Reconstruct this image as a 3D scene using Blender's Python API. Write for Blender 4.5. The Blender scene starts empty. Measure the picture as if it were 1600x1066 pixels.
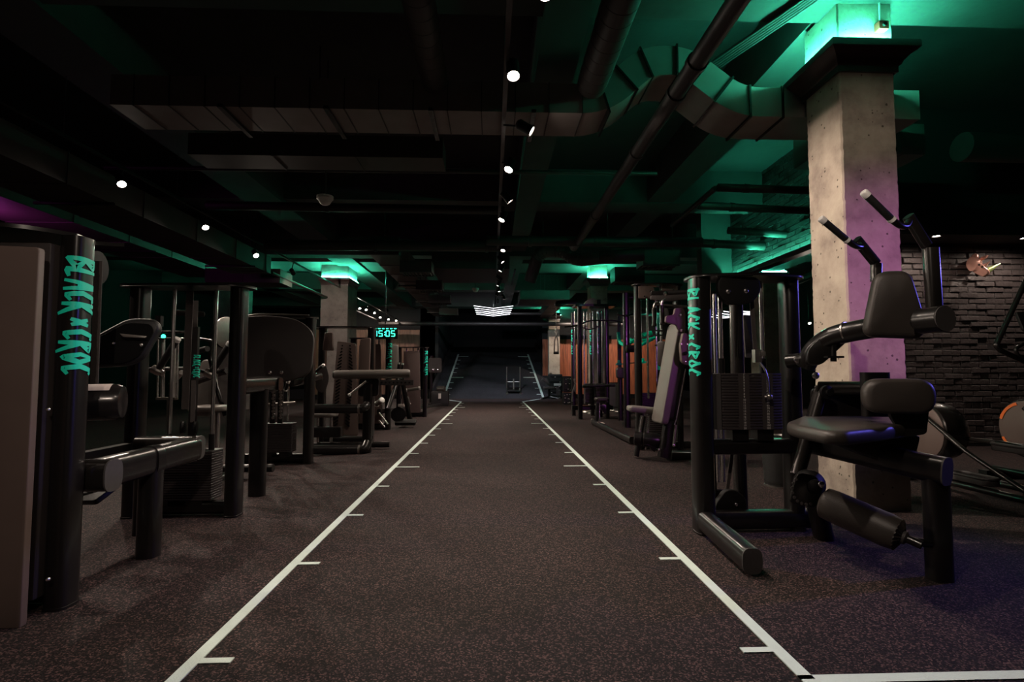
import bpy, bmesh, math, random
from mathutils import Vector, Matrix
random.seed(7)
SC = bpy.context.scene
COL = SC.collection
PI = math.pi
V = Vector

# ------------------------------------------------------------------ camera
FPX, EYE = 830.0, 1.07
_yaw = math.atan2(31, FPX)
_pit = math.atan2(48, math.hypot(FPX, 31))
FW = V((math.sin(_yaw) * math.cos(_pit), math.cos(_yaw) * math.cos(_pit), math.sin(_pit)))
RT = V((math.cos(_yaw), -math.sin(_yaw), 0))
UP = RT.cross(FW)
EYEP = V((0, 0, EYE))
cam = bpy.data.cameras.new('camera')
cam.sensor_width = 36.0
cam.lens = FPX * 36.0 / 1600.0
cam.clip_start, cam.clip_end = 0.05, 200
camo = bpy.data.objects.new('camera', cam)
COL.objects.link(camo)
M = Matrix((RT, UP, -FW)).transposed().to_4x4()
M.translation = EYEP
camo.matrix_world = M
SC.camera = camo

# ------------------------------------------------------------------ world, exposure, large lights
SC.view_settings.view_transform = 'Standard'
SC.view_settings.look = 'None'
SC.view_settings.gamma = 1.0
SC.view_settings.use_curve_mapping = False
SC.view_settings.exposure = 0.0
SC.cycles.use_denoising = True
SC.cycles.max_bounces = 6
SC.cycles.sample_clamp_indirect = 4.0
w = bpy.data.worlds.new('world')
SC.world = w
w.use_nodes = True
w.node_tree.nodes['Background'].inputs[0].default_value = (0.5, 0.42, 0.38, 1)
w.node_tree.nodes['Background'].inputs[1].default_value = 0.005

def lamp(name, kind, loc, col, power, parent=None, aim=None, **kw):
    d = bpy.data.lights.new(name, kind)
    d.color, d.energy = col, power
    for k, v in kw.items():
        setattr(d, k, v)
    o = bpy.data.objects.new(name, d)
    COL.objects.link(o)
    o.location = loc
    if aim is not None:
        o.rotation_euler = (V(aim) - V(loc)).to_track_quat('-Z', 'Y').to_euler()
    if parent is not None:
        o.parent = parent
        o.location = V(loc) - parent.location
    return o

WARM = (1.0, 0.82, 0.68)
GREEN = (0.07, 1.0, 0.58)
VIOLET = (0.30, 0.10, 1.0)
BLUE = (0.17, 0.14, 1.0)
PINK = (1.0, 0.12, 0.9)
# coloured wall washers of the gym, hung beside the hall outside the frame
lamp('violet_washer', 'SPOT', (3.9, 0.5, 2.3), (0.86, 0.20, 1.0), 270, aim=(3.17, 4.05, 1.75), spot_size=0.60, spot_blend=1.0, shadow_soft_size=0.06)
lamp('blue_washer', 'SPOT', (6.6, 3.5, 2.3), BLUE, 300, aim=(2.3, 3.0, 0.75), spot_size=0.6, spot_blend=0.8, shadow_soft_size=0.08)
lamp('magenta_washer', 'AREA', (-7.0, 3.6, 3.2), PINK, 6, aim=(-6.8, 4.2, 4.6), size=0.5)
lamp('magenta_washer', 'AREA', (-7.2, 7.4, 3.0), PINK, 7, aim=(-7.0, 8.2, 4.6), size=0.5)
# unseen spots added near the viewer as warm front fill
for tx, ty, ax_, ay, az, pw, sz_ in ((.6, -1.4, 3.02, 4.0, 2.2, 330, .46), (.1, -1.6, -2.5, 2.4, 1.0, 190, .50), (.1, .9, 2.0, 3.3, .8, 110, .8), (.1, .6, -2.0, 3.6, .3, 40, 1.0)):
    lamp('warm_fill_spot', 'SPOT', (tx, ty, 3.3), WARM, pw, aim=(ax_, ay, az), spot_size=sz_, spot_blend=0.7, shadow_soft_size=0.04)

# ------------------------------------------------------------------ pixel helpers: a pixel and a distance become a place
def ray(px, py):
    return RT * ((px - 800) / FPX) + UP * ((533 - py) / FPX) + FW
def at(px, py, Y):
    v = ray(px, py)
    return EYEP + v * (Y / v.y)
def atz(px, py, z=0.0):
    v = ray(px, py)
    return EYEP + v * ((z - EYE) / v.z)

# ------------------------------------------------------------------ materials
def mat(name, base, rough=0.5, metal=0.0, noise=None, bump=0.0, bscale=60.0, coat=0.0, emit=None, estr=0.0, spec=None):
    m = bpy.data.materials.new(name)
    m.use_nodes = True
    nt = m.node_tree
    b = nt.nodes['Principled BSDF']
    b.inputs['Base Color'].default_value = (*base, 1)
    b.inputs['Roughness'].default_value = rough
    b.inputs['Metallic'].default_value = metal
    b.inputs['Coat Weight'].default_value = coat
    b.inputs['Coat Roughness'].default_value = 0.15
    if spec is not None:
        b.inputs['Specular IOR Level'].default_value = spec
    tc = nt.nodes.new('ShaderNodeTexCoord')
    if noise:
        amp, sc = noise
        n = nt.nodes.new('ShaderNodeTexNoise')
        n.inputs['Scale'].default_value = sc
        n.inputs['Detail'].default_value = 6
        nt.links.new(tc.outputs['Object'], n.inputs['Vector'])
        mx = nt.nodes.new('ShaderNodeMix')
        mx.data_type = 'RGBA'
        mx.inputs['A'].default_value = (*[c * (1 - amp) for c in base], 1)
        mx.inputs['B'].default_value = (*[min(1, c * (1 + amp)) for c in base], 1)
        nt.links.new(n.outputs['Fac'], mx.inputs['Factor'])
        nt.links.new(mx.outputs['Result'], b.inputs['Base Color'])
    if bump:
        n2 = nt.nodes.new('ShaderNodeTexNoise')
        n2.inputs['Scale'].default_value = bscale
        n2.inputs['Detail'].default_value = 4
        nt.links.new(tc.outputs['Object'], n2.inputs['Vector'])
        bp = nt.nodes.new('ShaderNodeBump')
        bp.inputs['Strength'].default_value = bump
        bp.inputs['Distance'].default_value = 0.01
        nt.links.new(n2.outputs['Fac'], bp.inputs['Height'])
        nt.links.new(bp.outputs['Normal'], b.inputs['Normal'])
    if emit:
        b.inputs['Emission Color'].default_value = (*emit, 1)
        b.inputs['Emission Strength'].default_value = estr
    return m

STEEL = mat('black_powder_coat', (0.009, 0.0078, 0.0075), 0.30, 0.1, (0.25, 9), coat=0.3)
STEEL2 = mat('satin_black_tube', (0.02, 0.0175, 0.016), 0.26, 0.35, (0.2, 7), coat=0.3)
DARK = mat('matt_black_plastic', (0.006, 0.0055, 0.0055), 0.6, 0, (0.3, 20), spec=0.25)
CAPM = mat('end_cap_grey', (0.055, 0.05, 0.05), 0.6, 0, (0.15, 40))
BLACKM = mat('dead_black_board', (0.003, 0.003, 0.003), 0.7, 0, (0.2, 20), spec=0.1)
VINYL = mat('black_vinyl', (0.042, 0.035, 0.031), 0.42, 0, (0.25, 6), 0.12, 220)
VINYLG = mat('grey_vinyl', (0.15, 0.135, 0.12), 0.5, 0, (0.15, 6), 0.12, 220)
SHROUD = mat('brown_grey_shroud', (0.125, 0.088, 0.077), 0.55, 0, (0.22, 3))
SHROUDD = mat('dark_shroud', (0.035, 0.028, 0.027), 0.6, 0, (0.3, 3))
CHROME = mat('chrome', (0.85, 0.82, 0.80), 0.27, 1.0, (0.1, 30))
ALU = mat('brushed_aluminium', (0.5, 0.47, 0.44), 0.3, 1.0, (0.15, 60))
CAPB = mat('bright_grip_cap', (0.72, 0.70, 0.68), 0.4, 0.15, (0.08, 40))
PLATE = mat('iron_plate', (0.028, 0.022, 0.023), 0.45, 0.1, (0.3, 15))
RUBBER = mat('black_rubber', (0.012, 0.012, 0.012), 0.5, 0, (0.3, 30), 0.2, 120)
BELT = mat('woven_belt', (0.06, 0.05, 0.047), 0.8, 0, (0.3, 120))
TEAL = mat('teal_vinyl_lettering', (0.01, 0.82, 0.57), 0.5, 0, (0.08, 30))
PAINT = mat('white_line_paint', (0.70, 0.84, 0.79), 0.7, 0, (0.10, 14), 0.3, 160)
WHITE = mat('white_plastic', (0.6, 0.58, 0.55), 0.5, 0, (0.05, 10))
PAPER = mat('pale_label', (0.6, 0.52, 0.48), 0.7, 0, (0.12, 60))
CEILM = mat('black_ceiling_paint', (0.028, 0.027, 0.027), 0.85, 0, (0.3, 4), 0.25, 12)
BEAMM = mat('painted_concrete_beam', (0.05, 0.048, 0.046), 0.85, 0, (0.3, 3), 0.3, 10)
DUCT = mat('black_duct', (0.042, 0.034, 0.031), 0.55, 0, (0.3, 5))
DUCT2 = mat('lightened_duct', (0.21, 0.175, 0.165), 0.5, 0, (0.25, 5))  # lighter duct copy: stronger green light is put into its colour
PIPE = mat('black_pipe', (0.024, 0.02, 0.019), 0.5, 0, (0.25, 8))
WALLB = mat('black_wall_paint', (0.008, 0.008, 0.009), 0.9, 0, (0.3, 3))
MOULD = mat('dark_moulding', (0.045, 0.024, 0.022), 0.35, 0, (0.3, 12), coat=0.3)
ORANGE = mat('orange_trim', (0.75, 0.16, 0.03), 0.5, 0, (0.08, 20))
REDM = mat('red_plastic', (0.35, 0.03, 0.02), 0.5, 0, (0.1, 20))
BULB = mat('lamp_lens', (0.9, 0.85, 0.8), 0.3, 0, (0.02, 5), emit=(1.0, 0.86, 0.74), estr=60)
BULB2 = mat('lamp_lens_far', (0.9, 0.85, 0.8), 0.3, 0, (0.02, 5), emit=(1.0, 0.86, 0.76), estr=22)
LED = mat('white_led_bar', (0.9, 0.9, 0.9), 0.3, 0, (0.02, 5), emit=(0.95, 0.93, 1.0), estr=2.6)
GLED = mat('green_led_strip', (0.5, 0.9, 0.8), 0.4, 0, (0.02, 5), emit=GREEN, estr=520)
GLED2 = mat('green_led_tape', (0.5, 0.9, 0.8), 0.4, 0, (0.02, 5), emit=GREEN, estr=260)
GLED3 = mat('green_led_cove', (0.5, 0.9, 0.8), 0.4, 0, (0.02, 5), emit=GREEN, estr=420)
GDIG = mat('green_led_digits', (0.1, 0.9, 0.6), 0.4, 0, (0.02, 5), emit=(0.05, 1.0, 0.62), estr=3.5)
GTEAL = mat('teal_foam', (0.0, 0.75, 0.45), 0.5, 0, (0.15, 30))
MIRROR = mat('dark_glass', (0.02, 0.02, 0.02), 0.08, 0, (0.1, 3), spec=0.7)

def concrete(name, c1, c2, stain):
    m = bpy.data.materials.new(name)
    m.use_nodes = True
    nt = m.node_tree
    b = nt.nodes['Principled BSDF']
    b.inputs['Roughness'].default_value = 0.9
    tc = nt.nodes.new('ShaderNodeTexCoord')
    n = nt.nodes.new('ShaderNodeTexNoise'); n.inputs['Scale'].default_value = 3.2; n.inputs['Detail'].default_value = 9; n.inputs['Roughness'].default_value = 0.62
    n2 = nt.nodes.new('ShaderNodeTexNoise'); n2.inputs['Scale'].default_value = 40; n2.inputs['Detail'].default_value = 3
    vo = nt.nodes.new('ShaderNodeTexVoronoi'); vo.inputs['Scale'].default_value = 26; vo.inputs['Randomness'].default_value = 1
    for q in (n, n2, vo):
        nt.links.new(tc.outputs['Object'], q.inputs['Vector'])
    cr = nt.nodes.new('ShaderNodeValToRGB')
    cr.color_ramp.elements[0].position = 0.32; cr.color_ramp.elements[0].color = (*stain, 1)
    cr.color_ramp.elements[1].position = 0.68; cr.color_ramp.elements[1].color = (*c1, 1)
    e = cr.color_ramp.elements.new(0.5); e.color = (*c2, 1)
    nt.links.new(n.outputs['Fac'], cr.inputs['Fac'])
    # small air holes, only some of the cells have one
    sp = nt.nodes.new('ShaderNodeSeparateColor'); nt.links.new(vo.outputs['Color'], sp.inputs['Color'])
    sz = nt.nodes.new('ShaderNodeMapRange'); sz.inputs['From Min'].default_value = 0.72; sz.inputs['From Max'].default_value = 1.0
    sz.inputs['To Min'].default_value = 0.0; sz.inputs['To Max'].default_value = 0.22
    nt.links.new(sp.outputs[0], sz.inputs['Value'])
    df = nt.nodes.new('ShaderNodeMath'); df.operation = 'SUBTRACT'
    nt.links.new(vo.outputs['Distance'], df.inputs[0]); nt.links.new(sz.outputs['Result'], df.inputs[1])
    pit = nt.nodes.new('ShaderNodeValToRGB')
    pit.color_ramp.elements[0].position = 0.0; pit.color_ramp.elements[0].color = (0.10, 0.09, 0.08, 1)
    pit.color_ramp.elements[1].position = 0.06; pit.color_ramp.elements[1].color = (1, 1, 1, 1)
    nt.links.new(df.outputs[0], pit.inputs['Fac'])
    mx = nt.nodes.new('ShaderNodeMix'); mx.data_type = 'RGBA'; mx.blend_type = 'MULTIPLY'; mx.inputs['Factor'].default_value = 0.75
    nt.links.new(cr.outputs['Color'], mx.inputs['A']); nt.links.new(pit.outputs['Color'], mx.inputs['B'])
    nt.links.new(mx.outputs['Result'], b.inputs['Base Color'])
    ad = nt.nodes.new('ShaderNodeMath'); ad.operation = 'MULTIPLY_ADD'
    nt.links.new(n2.outputs['Fac'], ad.inputs[0]); ad.inputs[1].default_value = 0.25
    nt.links.new(pit.outputs['Color'], ad.inputs[2])
    bp = nt.nodes.new('ShaderNodeBump'); bp.inputs['Strength'].default_value = 0.8; bp.inputs['Distance'].default_value = 0.012
    nt.links.new(ad.outputs[0], bp.inputs['Height']); nt.links.new(bp.outputs['Normal'], b.inputs['Normal'])
    return m
CONC = concrete('raw_concrete', (0.42, 0.36, 0.29), (0.34, 0.285, 0.23), (0.20, 0.16, 0.135))
CONCG = concrete('grey_render', (0.19, 0.17, 0.16), (0.16, 0.14, 0.13), (0.10, 0.09, 0.085))

def floor_mat(name, dark, mid, light, sc):
    m = bpy.data.materials.new(name)
    m.use_nodes = True
    nt = m.node_tree
    b = nt.nodes['Principled BSDF']
    b.inputs['Roughness'].default_value = 0.85
    b.inputs['Specular IOR Level'].default_value = 0.25
    tc = nt.nodes.new('ShaderNodeTexCoord')
    vo = nt.nodes.new('ShaderNodeTexVoronoi'); vo.inputs['Scale'].default_value = sc
    n = nt.nodes.new('ShaderNodeTexNoise'); n.inputs['Scale'].default_value = 0.9; n.inputs['Detail'].default_value = 5
    n3 = nt.nodes.new('ShaderNodeTexNoise'); n3.inputs['Scale'].default_value = sc * 0.9; n3.inputs['Detail'].default_value = 2
    for q in (vo, n, n3):
        nt.links.new(tc.outputs['Object'], q.inputs['Vector'])
    sep = nt.nodes.new('ShaderNodeSeparateColor')
    nt.links.new(vo.outputs['Color'], sep.inputs['Color'])
    cr = nt.nodes.new('ShaderNodeValToRGB')
    cr.color_ramp.elements[0].position = 0.25; cr.color_ramp.elements[0].color = (*dark, 1)
    cr.color_ramp.elements[1].position = 0.97; cr.color_ramp.elements[1].color = (*light, 1)
    e = cr.color_ramp.elements.new(0.7); e.color = (*mid, 1)
    nt.links.new(sep.outputs[0], cr.inputs['Fac'])
    mr = nt.nodes.new('ShaderNodeMapRange')
    mr.inputs['From Min'].default_value = 0.3; mr.inputs['From Max'].default_value = 0.7
    mr.inputs['To Min'].default_value = 0.8; mr.inputs['To Max'].default_value = 1.2
    nt.links.new(n.outputs['Fac'], mr.inputs['Value'])
    mx = nt.nodes.new('ShaderNodeMix'); mx.data_type = 'RGBA'; mx.blend_type = 'MULTIPLY'; mx.inputs['Factor'].default_value = 1
    nt.links.new(cr.outputs['Color'], mx.inputs['A']); nt.links.new(mr.outputs['Result'], mx.inputs['B'])
    nt.links.new(mx.outputs['Result'], b.inputs['Base Color'])
    bp = nt.nodes.new('ShaderNodeBump'); bp.inputs['Strength'].default_value = 0.6; bp.inputs['Distance'].default_value = 0.006
    nt.links.new(n3.outputs['Fac'], bp.inputs['Height']); nt.links.new(bp.outputs['Normal'], b.inputs['Normal'])
    return m
FLOORM = floor_mat('speckled_rubber_floor', (0.0058, 0.0042, 0.0042), (0.0165, 0.0112, 0.0112), (0.125, 0.072, 0.068), 165)
RAMPM = floor_mat('blue_black_turf', (0.020, 0.019, 0.022), (0.040, 0.038, 0.043), (0.08, 0.075, 0.085), 95)

def wood_mat(name, base):
    m = mat(name, base, 0.6)
    nt = m.node_tree
    b = nt.nodes['Principled BSDF']
    tc = nt.nodes.new('ShaderNodeTexCoord')
    mp = nt.nodes.new('ShaderNodeMapping'); mp.inputs['Scale'].default_value = (14, 14, 0.9)
    oi = nt.nodes.new('ShaderNodeObjectInfo')
    ad = nt.nodes.new('ShaderNodeVectorMath'); ad.operation = 'ADD'
    nt.links.new(tc.outputs['Object'], ad.inputs[0]); nt.links.new(oi.outputs['Random'], ad.inputs[1])
    nt.links.new(ad.outputs[0], mp.inputs['Vector'])
    n = nt.nodes.new('ShaderNodeTexNoise'); n.inputs['Scale'].default_value = 2; n.inputs['Detail'].default_value = 6
    nt.links.new(mp.outputs[0], n.inputs['Vector'])
    cr = nt.nodes.new('ShaderNodeValToRGB')
    cr.color_ramp.elements[0].position = 0.3; cr.color_ramp.elements[0].color = (*[c * 0.45 for c in base], 1)
    cr.color_ramp.elements[1].position = 0.7; cr.color_ramp.elements[1].color = (*[c * 1.4 for c in base], 1)
    nt.links.new(n.outputs['Fac'], cr.inputs['Fac'])
    nt.links.new(cr.outputs['Color'], b.inputs['Base Color'])
    return m
WOOD = wood_mat('stained_wood', (0.33, 0.085, 0.032))
WOOD2 = wood_mat('stained_wood_brown', (0.17, 0.08, 0.05))
BRICKM = mat('black_painted_brick', (0.06, 0.048, 0.048), 0.5, 0, (0.6, 11), 1.0, 28)
MORTAR = mat('dark_mortar', (0.022, 0.018, 0.018), 0.9, 0, (0.4, 20), 0.5, 50)
RHINO = mat('iridescent_cast', (0.9, 0.42, 0.34), 0.25, 0.25, (0.35, 9))
IVORY = mat('gilded_horn', (0.45, 0.55, 0.22), 0.25, 0.5, (0.4, 12))

# ------------------------------------------------------------------ mesh building
class MB:
    def __init__(s):
        s.v, s.f = [], []
    def add(s, vs, fs):
        k = len(s.v)
        s.v += [V(p) for p in vs]
        s.f += [tuple(i + k for i in f) for f in fs]
        return s
    def box(s, c, size, rz=0.0, rot=None):
        x, y, z = [q / 2 for q in size]
        R = rot if rot is not None else Matrix.Rotation(rz, 3, 'Z')
        ps = [V(c) + R @ V((a * x, b * y, d * z)) for a in (-1, 1) for b in (-1, 1) for d in (-1, 1)]
        return s.add(ps, [(0, 1, 3, 2), (4, 6, 7, 5), (0, 4, 5, 1), (2, 3, 7, 6), (0, 2, 6, 4), (1, 5, 7, 3)])
    def rings(s, rings, cap=(True, True)):
        n = len(rings[0])
        vs = [p for r in rings for p in r]
        fs = []
        for i in range(len(rings) - 1):
            for j in range(n):
                k = (j + 1) % n
                fs.append((i * n + j, i * n + k, (i + 1) * n + k, (i + 1) * n + j))
        if cap[0]:
            fs.append(tuple(range(n - 1, -1, -1)))
        if cap[1]:
            fs.append(tuple((len(rings) - 1) * n + j for j in range(n)))
        return s.add(vs, fs)
    def sweep(s, prof, path, up=(0, 0, 1), cap=(True, True), scale=None):
        """prof: 2D outline (u across, v along up); path: points"""
        path = [V(p) for p in path]
        rings = []
        up = V(up)
        for i, p in enumerate(path):
            a = (p - path[i - 1]).normalized() if i else None
            b = (path[i + 1] - p).normalized() if i < len(path) - 1 else None
            t = (a + b).normalized() if a and b else (a or b)
            r0 = t.cross(up)
            if r0.length < 1e-4:
                r0 = t.cross(V((0, 1, 0)))
            r0.normalize()
            u0 = r0.cross(t).normalized()
            k = 1.0
            bend = None
            if a and b:
                c = max(0.3, a.dot(t))
                bend = (b - a)
                k = 1.0 / c
            sc = scale[i] if scale else 1.0
            ring = []
            for (x, y) in prof:
                q = r0 * (x * sc) + u0 * (y * sc)
                if bend is not None and bend.length > 1e-5 and k > 1.0001:
                    bn = bend.normalized()
                    q = q + bn * (q.dot(bn) * (k - 1))
                ring.append(p + q)
            rings.append(ring)
        return s.rings(rings, cap)
    def tube(s, path, r, seg=14, fil=0.0, cap=(True, True), scale=None):
        path = fillet(path, fil) if fil else path
        return s.sweep(circ(r, seg), path, best_up(path), cap, scale)
    def cyl(s, a, b, r, seg=20, r2=None):
        return s.sweep(circ(r, seg), [a, b], best_up([a, b]), scale=[1.0, 1.0 if r2 is None else r2 / r])
    def ball(s, c, r, seg=14, rg=8, sc=(1, 1, 1)):
        rings = []
        for i in range(rg + 1):
            t = PI * i / rg
            rr = max(1e-4, math.sin(t)) * r
            rings.append([V(c) + V((rr * math.cos(2 * PI * j / seg) * sc[0], rr * math.sin(2 * PI * j / seg) * sc[1], -r * math.cos(t) * sc[2])) for j in range(seg)])
        return s.rings(rings)
    def lathe(s, c, axis, prof, seg=24):
        """prof: (radius, distance along axis)"""
        ax = V(axis).normalized()
        u = ax.orthogonal().normalized(); v = ax.cross(u)
        return s.rings([[V(c) + ax * d + (u * math.cos(2 * PI * j / seg) + v * math.sin(2 * PI * j / seg)) * max(r, 1e-4) for j in range(seg)] for r, d in prof])
    def slab(s, poly, c, u, v, th, rnd=0.0, dome=0.0, steps=4):
        """rounded slab: 2D outline poly in axes u, v, thickness th along u x v (centred)"""
        u, v = V(u).normalized(), V(v).normalized()
        n = u.cross(v).normalized()
        v = n.cross(u)
        R = sum(math.hypot(*p) for p in poly) / len(poly)
        rings = []
        lev = []
        if rnd > 0:
            for i in range(steps + 1):
                a = PI / 2 * i / steps
                lev.append((rnd * (1 - math.sin(a)), -th / 2 + rnd * (1 - math.cos(a))))
            for i in range(steps + 1):
                a = PI / 2 * i / steps
                lev.append((rnd * (1 - math.cos(a)), th / 2 - rnd * (1 - math.sin(a))))
        else:
            lev = [(0, -th / 2), (0, th / 2)]
        if dome:
            lev += [(rnd + R * 0.35, th / 2 + dome * 0.7), (R * 0.8, th / 2 + dome)]
        for ins, z in lev:
            k = max(0.02, 1 - ins / R)
            rings.append([V(c) + u * (x * k) + v * (y * k) + n * z for x, y in poly])
        return s.rings(rings)
    def mesh(s, name, origin):
        o = V(origin)
        me = bpy.data.meshes.new(name)
        me.from_pydata([tuple(p - o) for p in s.v], [], s.f)
        bm = bmesh.new(); bm.from_mesh(me)
        bmesh.ops.recalc_face_normals(bm, faces=bm.faces)
        bm.to_mesh(me); bm.free()
        me.polygons.foreach_set('use_smooth', [True] * len(me.polygons))
        me.set_sharp_from_angle(angle=math.radians(38))
        return me

def circ(r, n=14):
    return [(r * math.cos(2 * PI * i / n), r * math.sin(2 * PI * i / n)) for i in range(n)]
def sup(a, b, e=3.0, n=28):
    out = []
    for i in range(n):
        t = 2 * PI * i / n
        c, q = math.cos(t), math.sin(t)
        out.append((a * math.copysign(abs(c) ** (2 / e), c), b * math.copysign(abs(q) ** (2 / e), q)))
    return out
def rect(a, b):
    return [(-a, -b), (a, -b), (a, b), (-a, b)]
def rpoly(pts, r, n=4):
    """rounded polygon; r one radius or a list"""
    out = []
    N = len(pts)
    for i in range(N):
        p, a, b = V((*pts[i], 0)), V((*pts[i - 1], 0)), V((*pts[(i + 1) % N], 0))
        rr = r[i] if isinstance(r, (list, tuple)) else r
        da, db = (a - p), (b - p)
        rr = min(rr, da.length * 0.48, db.length * 0.48)
        p0, p1 = p + da.normalized() * rr, p + db.normalized() * rr
        for k in range(n + 1):
            t = k / n
            q = p0 * (1 - t) ** 2 + p * 2 * t * (1 - t) + p1 * t ** 2
            out.append((q.x, q.y))
    return out
def fillet(path, r, n=5):
    path = [V(p) for p in path]
    out = [path[0]]
    for i in range(1, len(path) - 1):
        p, a, b = path[i], path[i - 1], path[i + 1]
        rr = min(r, (a - p).length * 0.45, (b - p).length * 0.45)
        p0, p1 = p + (a - p).normalized() * rr, p + (b - p).normalized() * rr
        for k in range(n + 1):
            t = k / n
            out.append(p0 * (1 - t) ** 2 + p * 2 * t * (1 - t) + p1 * t ** 2)
    out.append(path[-1])
    return out
def best_up(path):
    d = V(path[-1]) - V(path[0])
    n = V((0, 0, 0))
    for i in range(1, len(path) - 1):
        n += (V(path[i]) - V(path[i - 1])).cross(V(path[i + 1]) - V(path[i]))
    if n.length > 1e-5:
        return n.normalized()
    return V((0, 0, 1)) if abs(d.normalized().z) < 0.9 else V((0, 1, 0))

def props(o, label=None, cat=None, group=None, kind=None):
    if label: o['label'] = label
    if cat: o['category'] = cat
    if group: o['group'] = group
    if kind: o['kind'] = kind
    return o
def thing(name, label, cat, loc, group=None, kind=None):
    o = bpy.data.objects.new(name, None)
    o.empty_display_size = 0.1
    COL.objects.link(o)
    o.location = V(loc)
    return props(o, label, cat, group, kind)
def origin(o):
    q = V((0, 0, 0))
    while o is not None:
        q += V(o.location); o = o.parent
    return q
def part(name, mb, m, parent=None, label=None, kind=None, loc=None):
    """one mesh object; mb in world coordinates"""
    og = origin(parent) if parent is not None else V(loc or (0, 0, 0))
    me = mb.mesh(name, og)
    me.materials.append(m)
    o = bpy.data.objects.new(name, me)
    COL.objects.link(o)
    if parent is not None:
        o.parent = parent
    else:
        o.location = og
    return props(o, label, kind=kind)
def single(name, mb, m, label, cat, loc, group=None, kind=None):
    return props(part(name, mb, m, None, loc=loc), label, cat, group, kind)
def struct(name, mb, m, parent=None, label=None):
    return props(part(name, mb, m, parent), label, kind='structure')
def copy_at(src, parent, off, name=None):
    o = src.copy(); COL.objects.link(o)
    o.parent = parent
    o.location = V(src.location) + V(off)
    return o

# ================================================================== the hall
floor = struct('floor', MB().box((-0.5, 8.2, -0.05), (23, 26.2, 0.1)), FLOORM)
# painted sprint lane: two lines with a tick every metre, every fifth one long
def flat(mb, a, b, w, z=0.0):
    a, b = V(a), V(b)
    d = (b - a).normalized(); n = V((0, 0, 1)).cross(d).normalized()
    up = V((0, 0, 0.004))
    q = [a - n * w / 2, a + n * w / 2, b + n * w / 2, b - n * w / 2]
    return mb.add([p + V((0, 0, z)) for p in q] + [p + V((0, 0, z)) + up for p in q],
                  [(4, 5, 6, 7), (0, 1, 5, 4), (1, 2, 6, 5), (2, 3, 7, 6), (3, 0, 4, 7)])
LW = 0.05
for side, nm in ((-1, 'left'), (1, 'right')):
    x = 1.10 * side
    mb = flat(MB(), (x, 1.87 if side > 0 else 0.9, 0), (x, 19.0, 0), LW)
    part('lane_line', mb, PAINT, floor, 'long straight white lane line on the %s of the rubber lane' % nm)
    for k in range(0, 17):
        y = 2.07 + k
        ln = 0.26 if k % 5 == 4 else 0.115
        part('lane_tick', flat(MB(), (x - side * LW / 2, y, 0), (x - side * (LW / 2 + ln), y, 0), 0.036 if k < 12 else 0.05), PAINT, floor)
    part('lane_line', flat(MB(), (x, 19.0, 0), (side * 2.0, 21.1, 0), 0.08), PAINT, floor, 'short slanting white line flaring out to the ramp on the %s' % nm)
part('lane_line', flat(MB(), (1.075, 1.87, 0), (6.4, 1.87, 0), LW), PAINT, floor, 'white cross line running right from the near corner of the lane')

# the sprint ramp at the far end
RS = 0.222
def rz(y):
    return (y - 21.3) * RS
rmb = MB().add([(-2.4, 21.3, -0.1), (2.65, 21.3, -0.1), (2.65, 33, -0.1), (-2.4, 33, -0.1), (-2.4, 21.3, 0.002), (2.65, 21.3, 0.002), (2.65, 33, rz(33)), (-2.4, 33, rz(33))],
               [(0, 3, 2, 1), (4, 5, 6, 7), (0, 1, 5, 4), (1, 2, 6, 5), (2, 3, 7, 6), (3, 0, 4, 7)])
ramp = struct('floor_ramp', rmb, RAMPM)
ramp['label'] = 'blue black turf ramp rising at the end of the lane'
def ramp_line(a, b, w):
    mb = MB()
    (x0, y0), (x1, y1) = a, b
    d = V((x1 - x0, y1 - y0, 0)).normalized(); n = V((-d.y, d.x, 0)) * w / 2
    ps = [V((x0, y0, 0)) - n, V((x0, y0, 0)) + n, V((x1, y1, 0)) + n, V((x1, y1, 0)) - n]
    lo = [V((p.x, p.y, rz(p.y) + 0.002)) for p in ps]; hi = [p + V((0, 0, 0.006)) for p in lo]
    return mb.add(lo + hi, [(4, 5, 6, 7), (0, 1, 5, 4), (1, 2, 6, 5), (2, 3, 7, 6), (3, 0, 4, 7)])
for side, nm in ((-1, 'left'), (1, 'right')):
    x = 2.0 * side + 0.06
    part('ramp_line', ramp_line((x, 21.4), (x, 30.6), 0.09), PAINT, ramp, 'white line up the %s of the ramp' % nm)
    for k in range(9):
        ln = 0.6 if k in (3, 8) else 0.22
        part('ramp_tick', ramp_line((x, 21.9 + k), (x - side * ln, 21.9 + k), 0.06), PAINT, ramp)
for side, x, nm in ((-1, -2.45, 'left'), (1, 2.7, 'right')):
    part('ramp_kerb', MB().add([(x - 0.05, 21.3, -.05), (x + .05, 21.3, -.05), (x + .05, 33, rz(33)), (x - .05, 33, rz(33)),
         (x - 0.05, 21.3, 0.3), (x + .05, 21.3, 0.3), (x + .05, 33, rz(33) + .3), (x - .05, 33, rz(33) + .3)],
         [(0, 3, 2, 1), (4, 5, 6, 7), (0, 1, 5, 4), (1, 2, 6, 5), (2, 3, 7, 6), (3, 0, 4, 7)]), SHROUDD, ramp)

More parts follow.
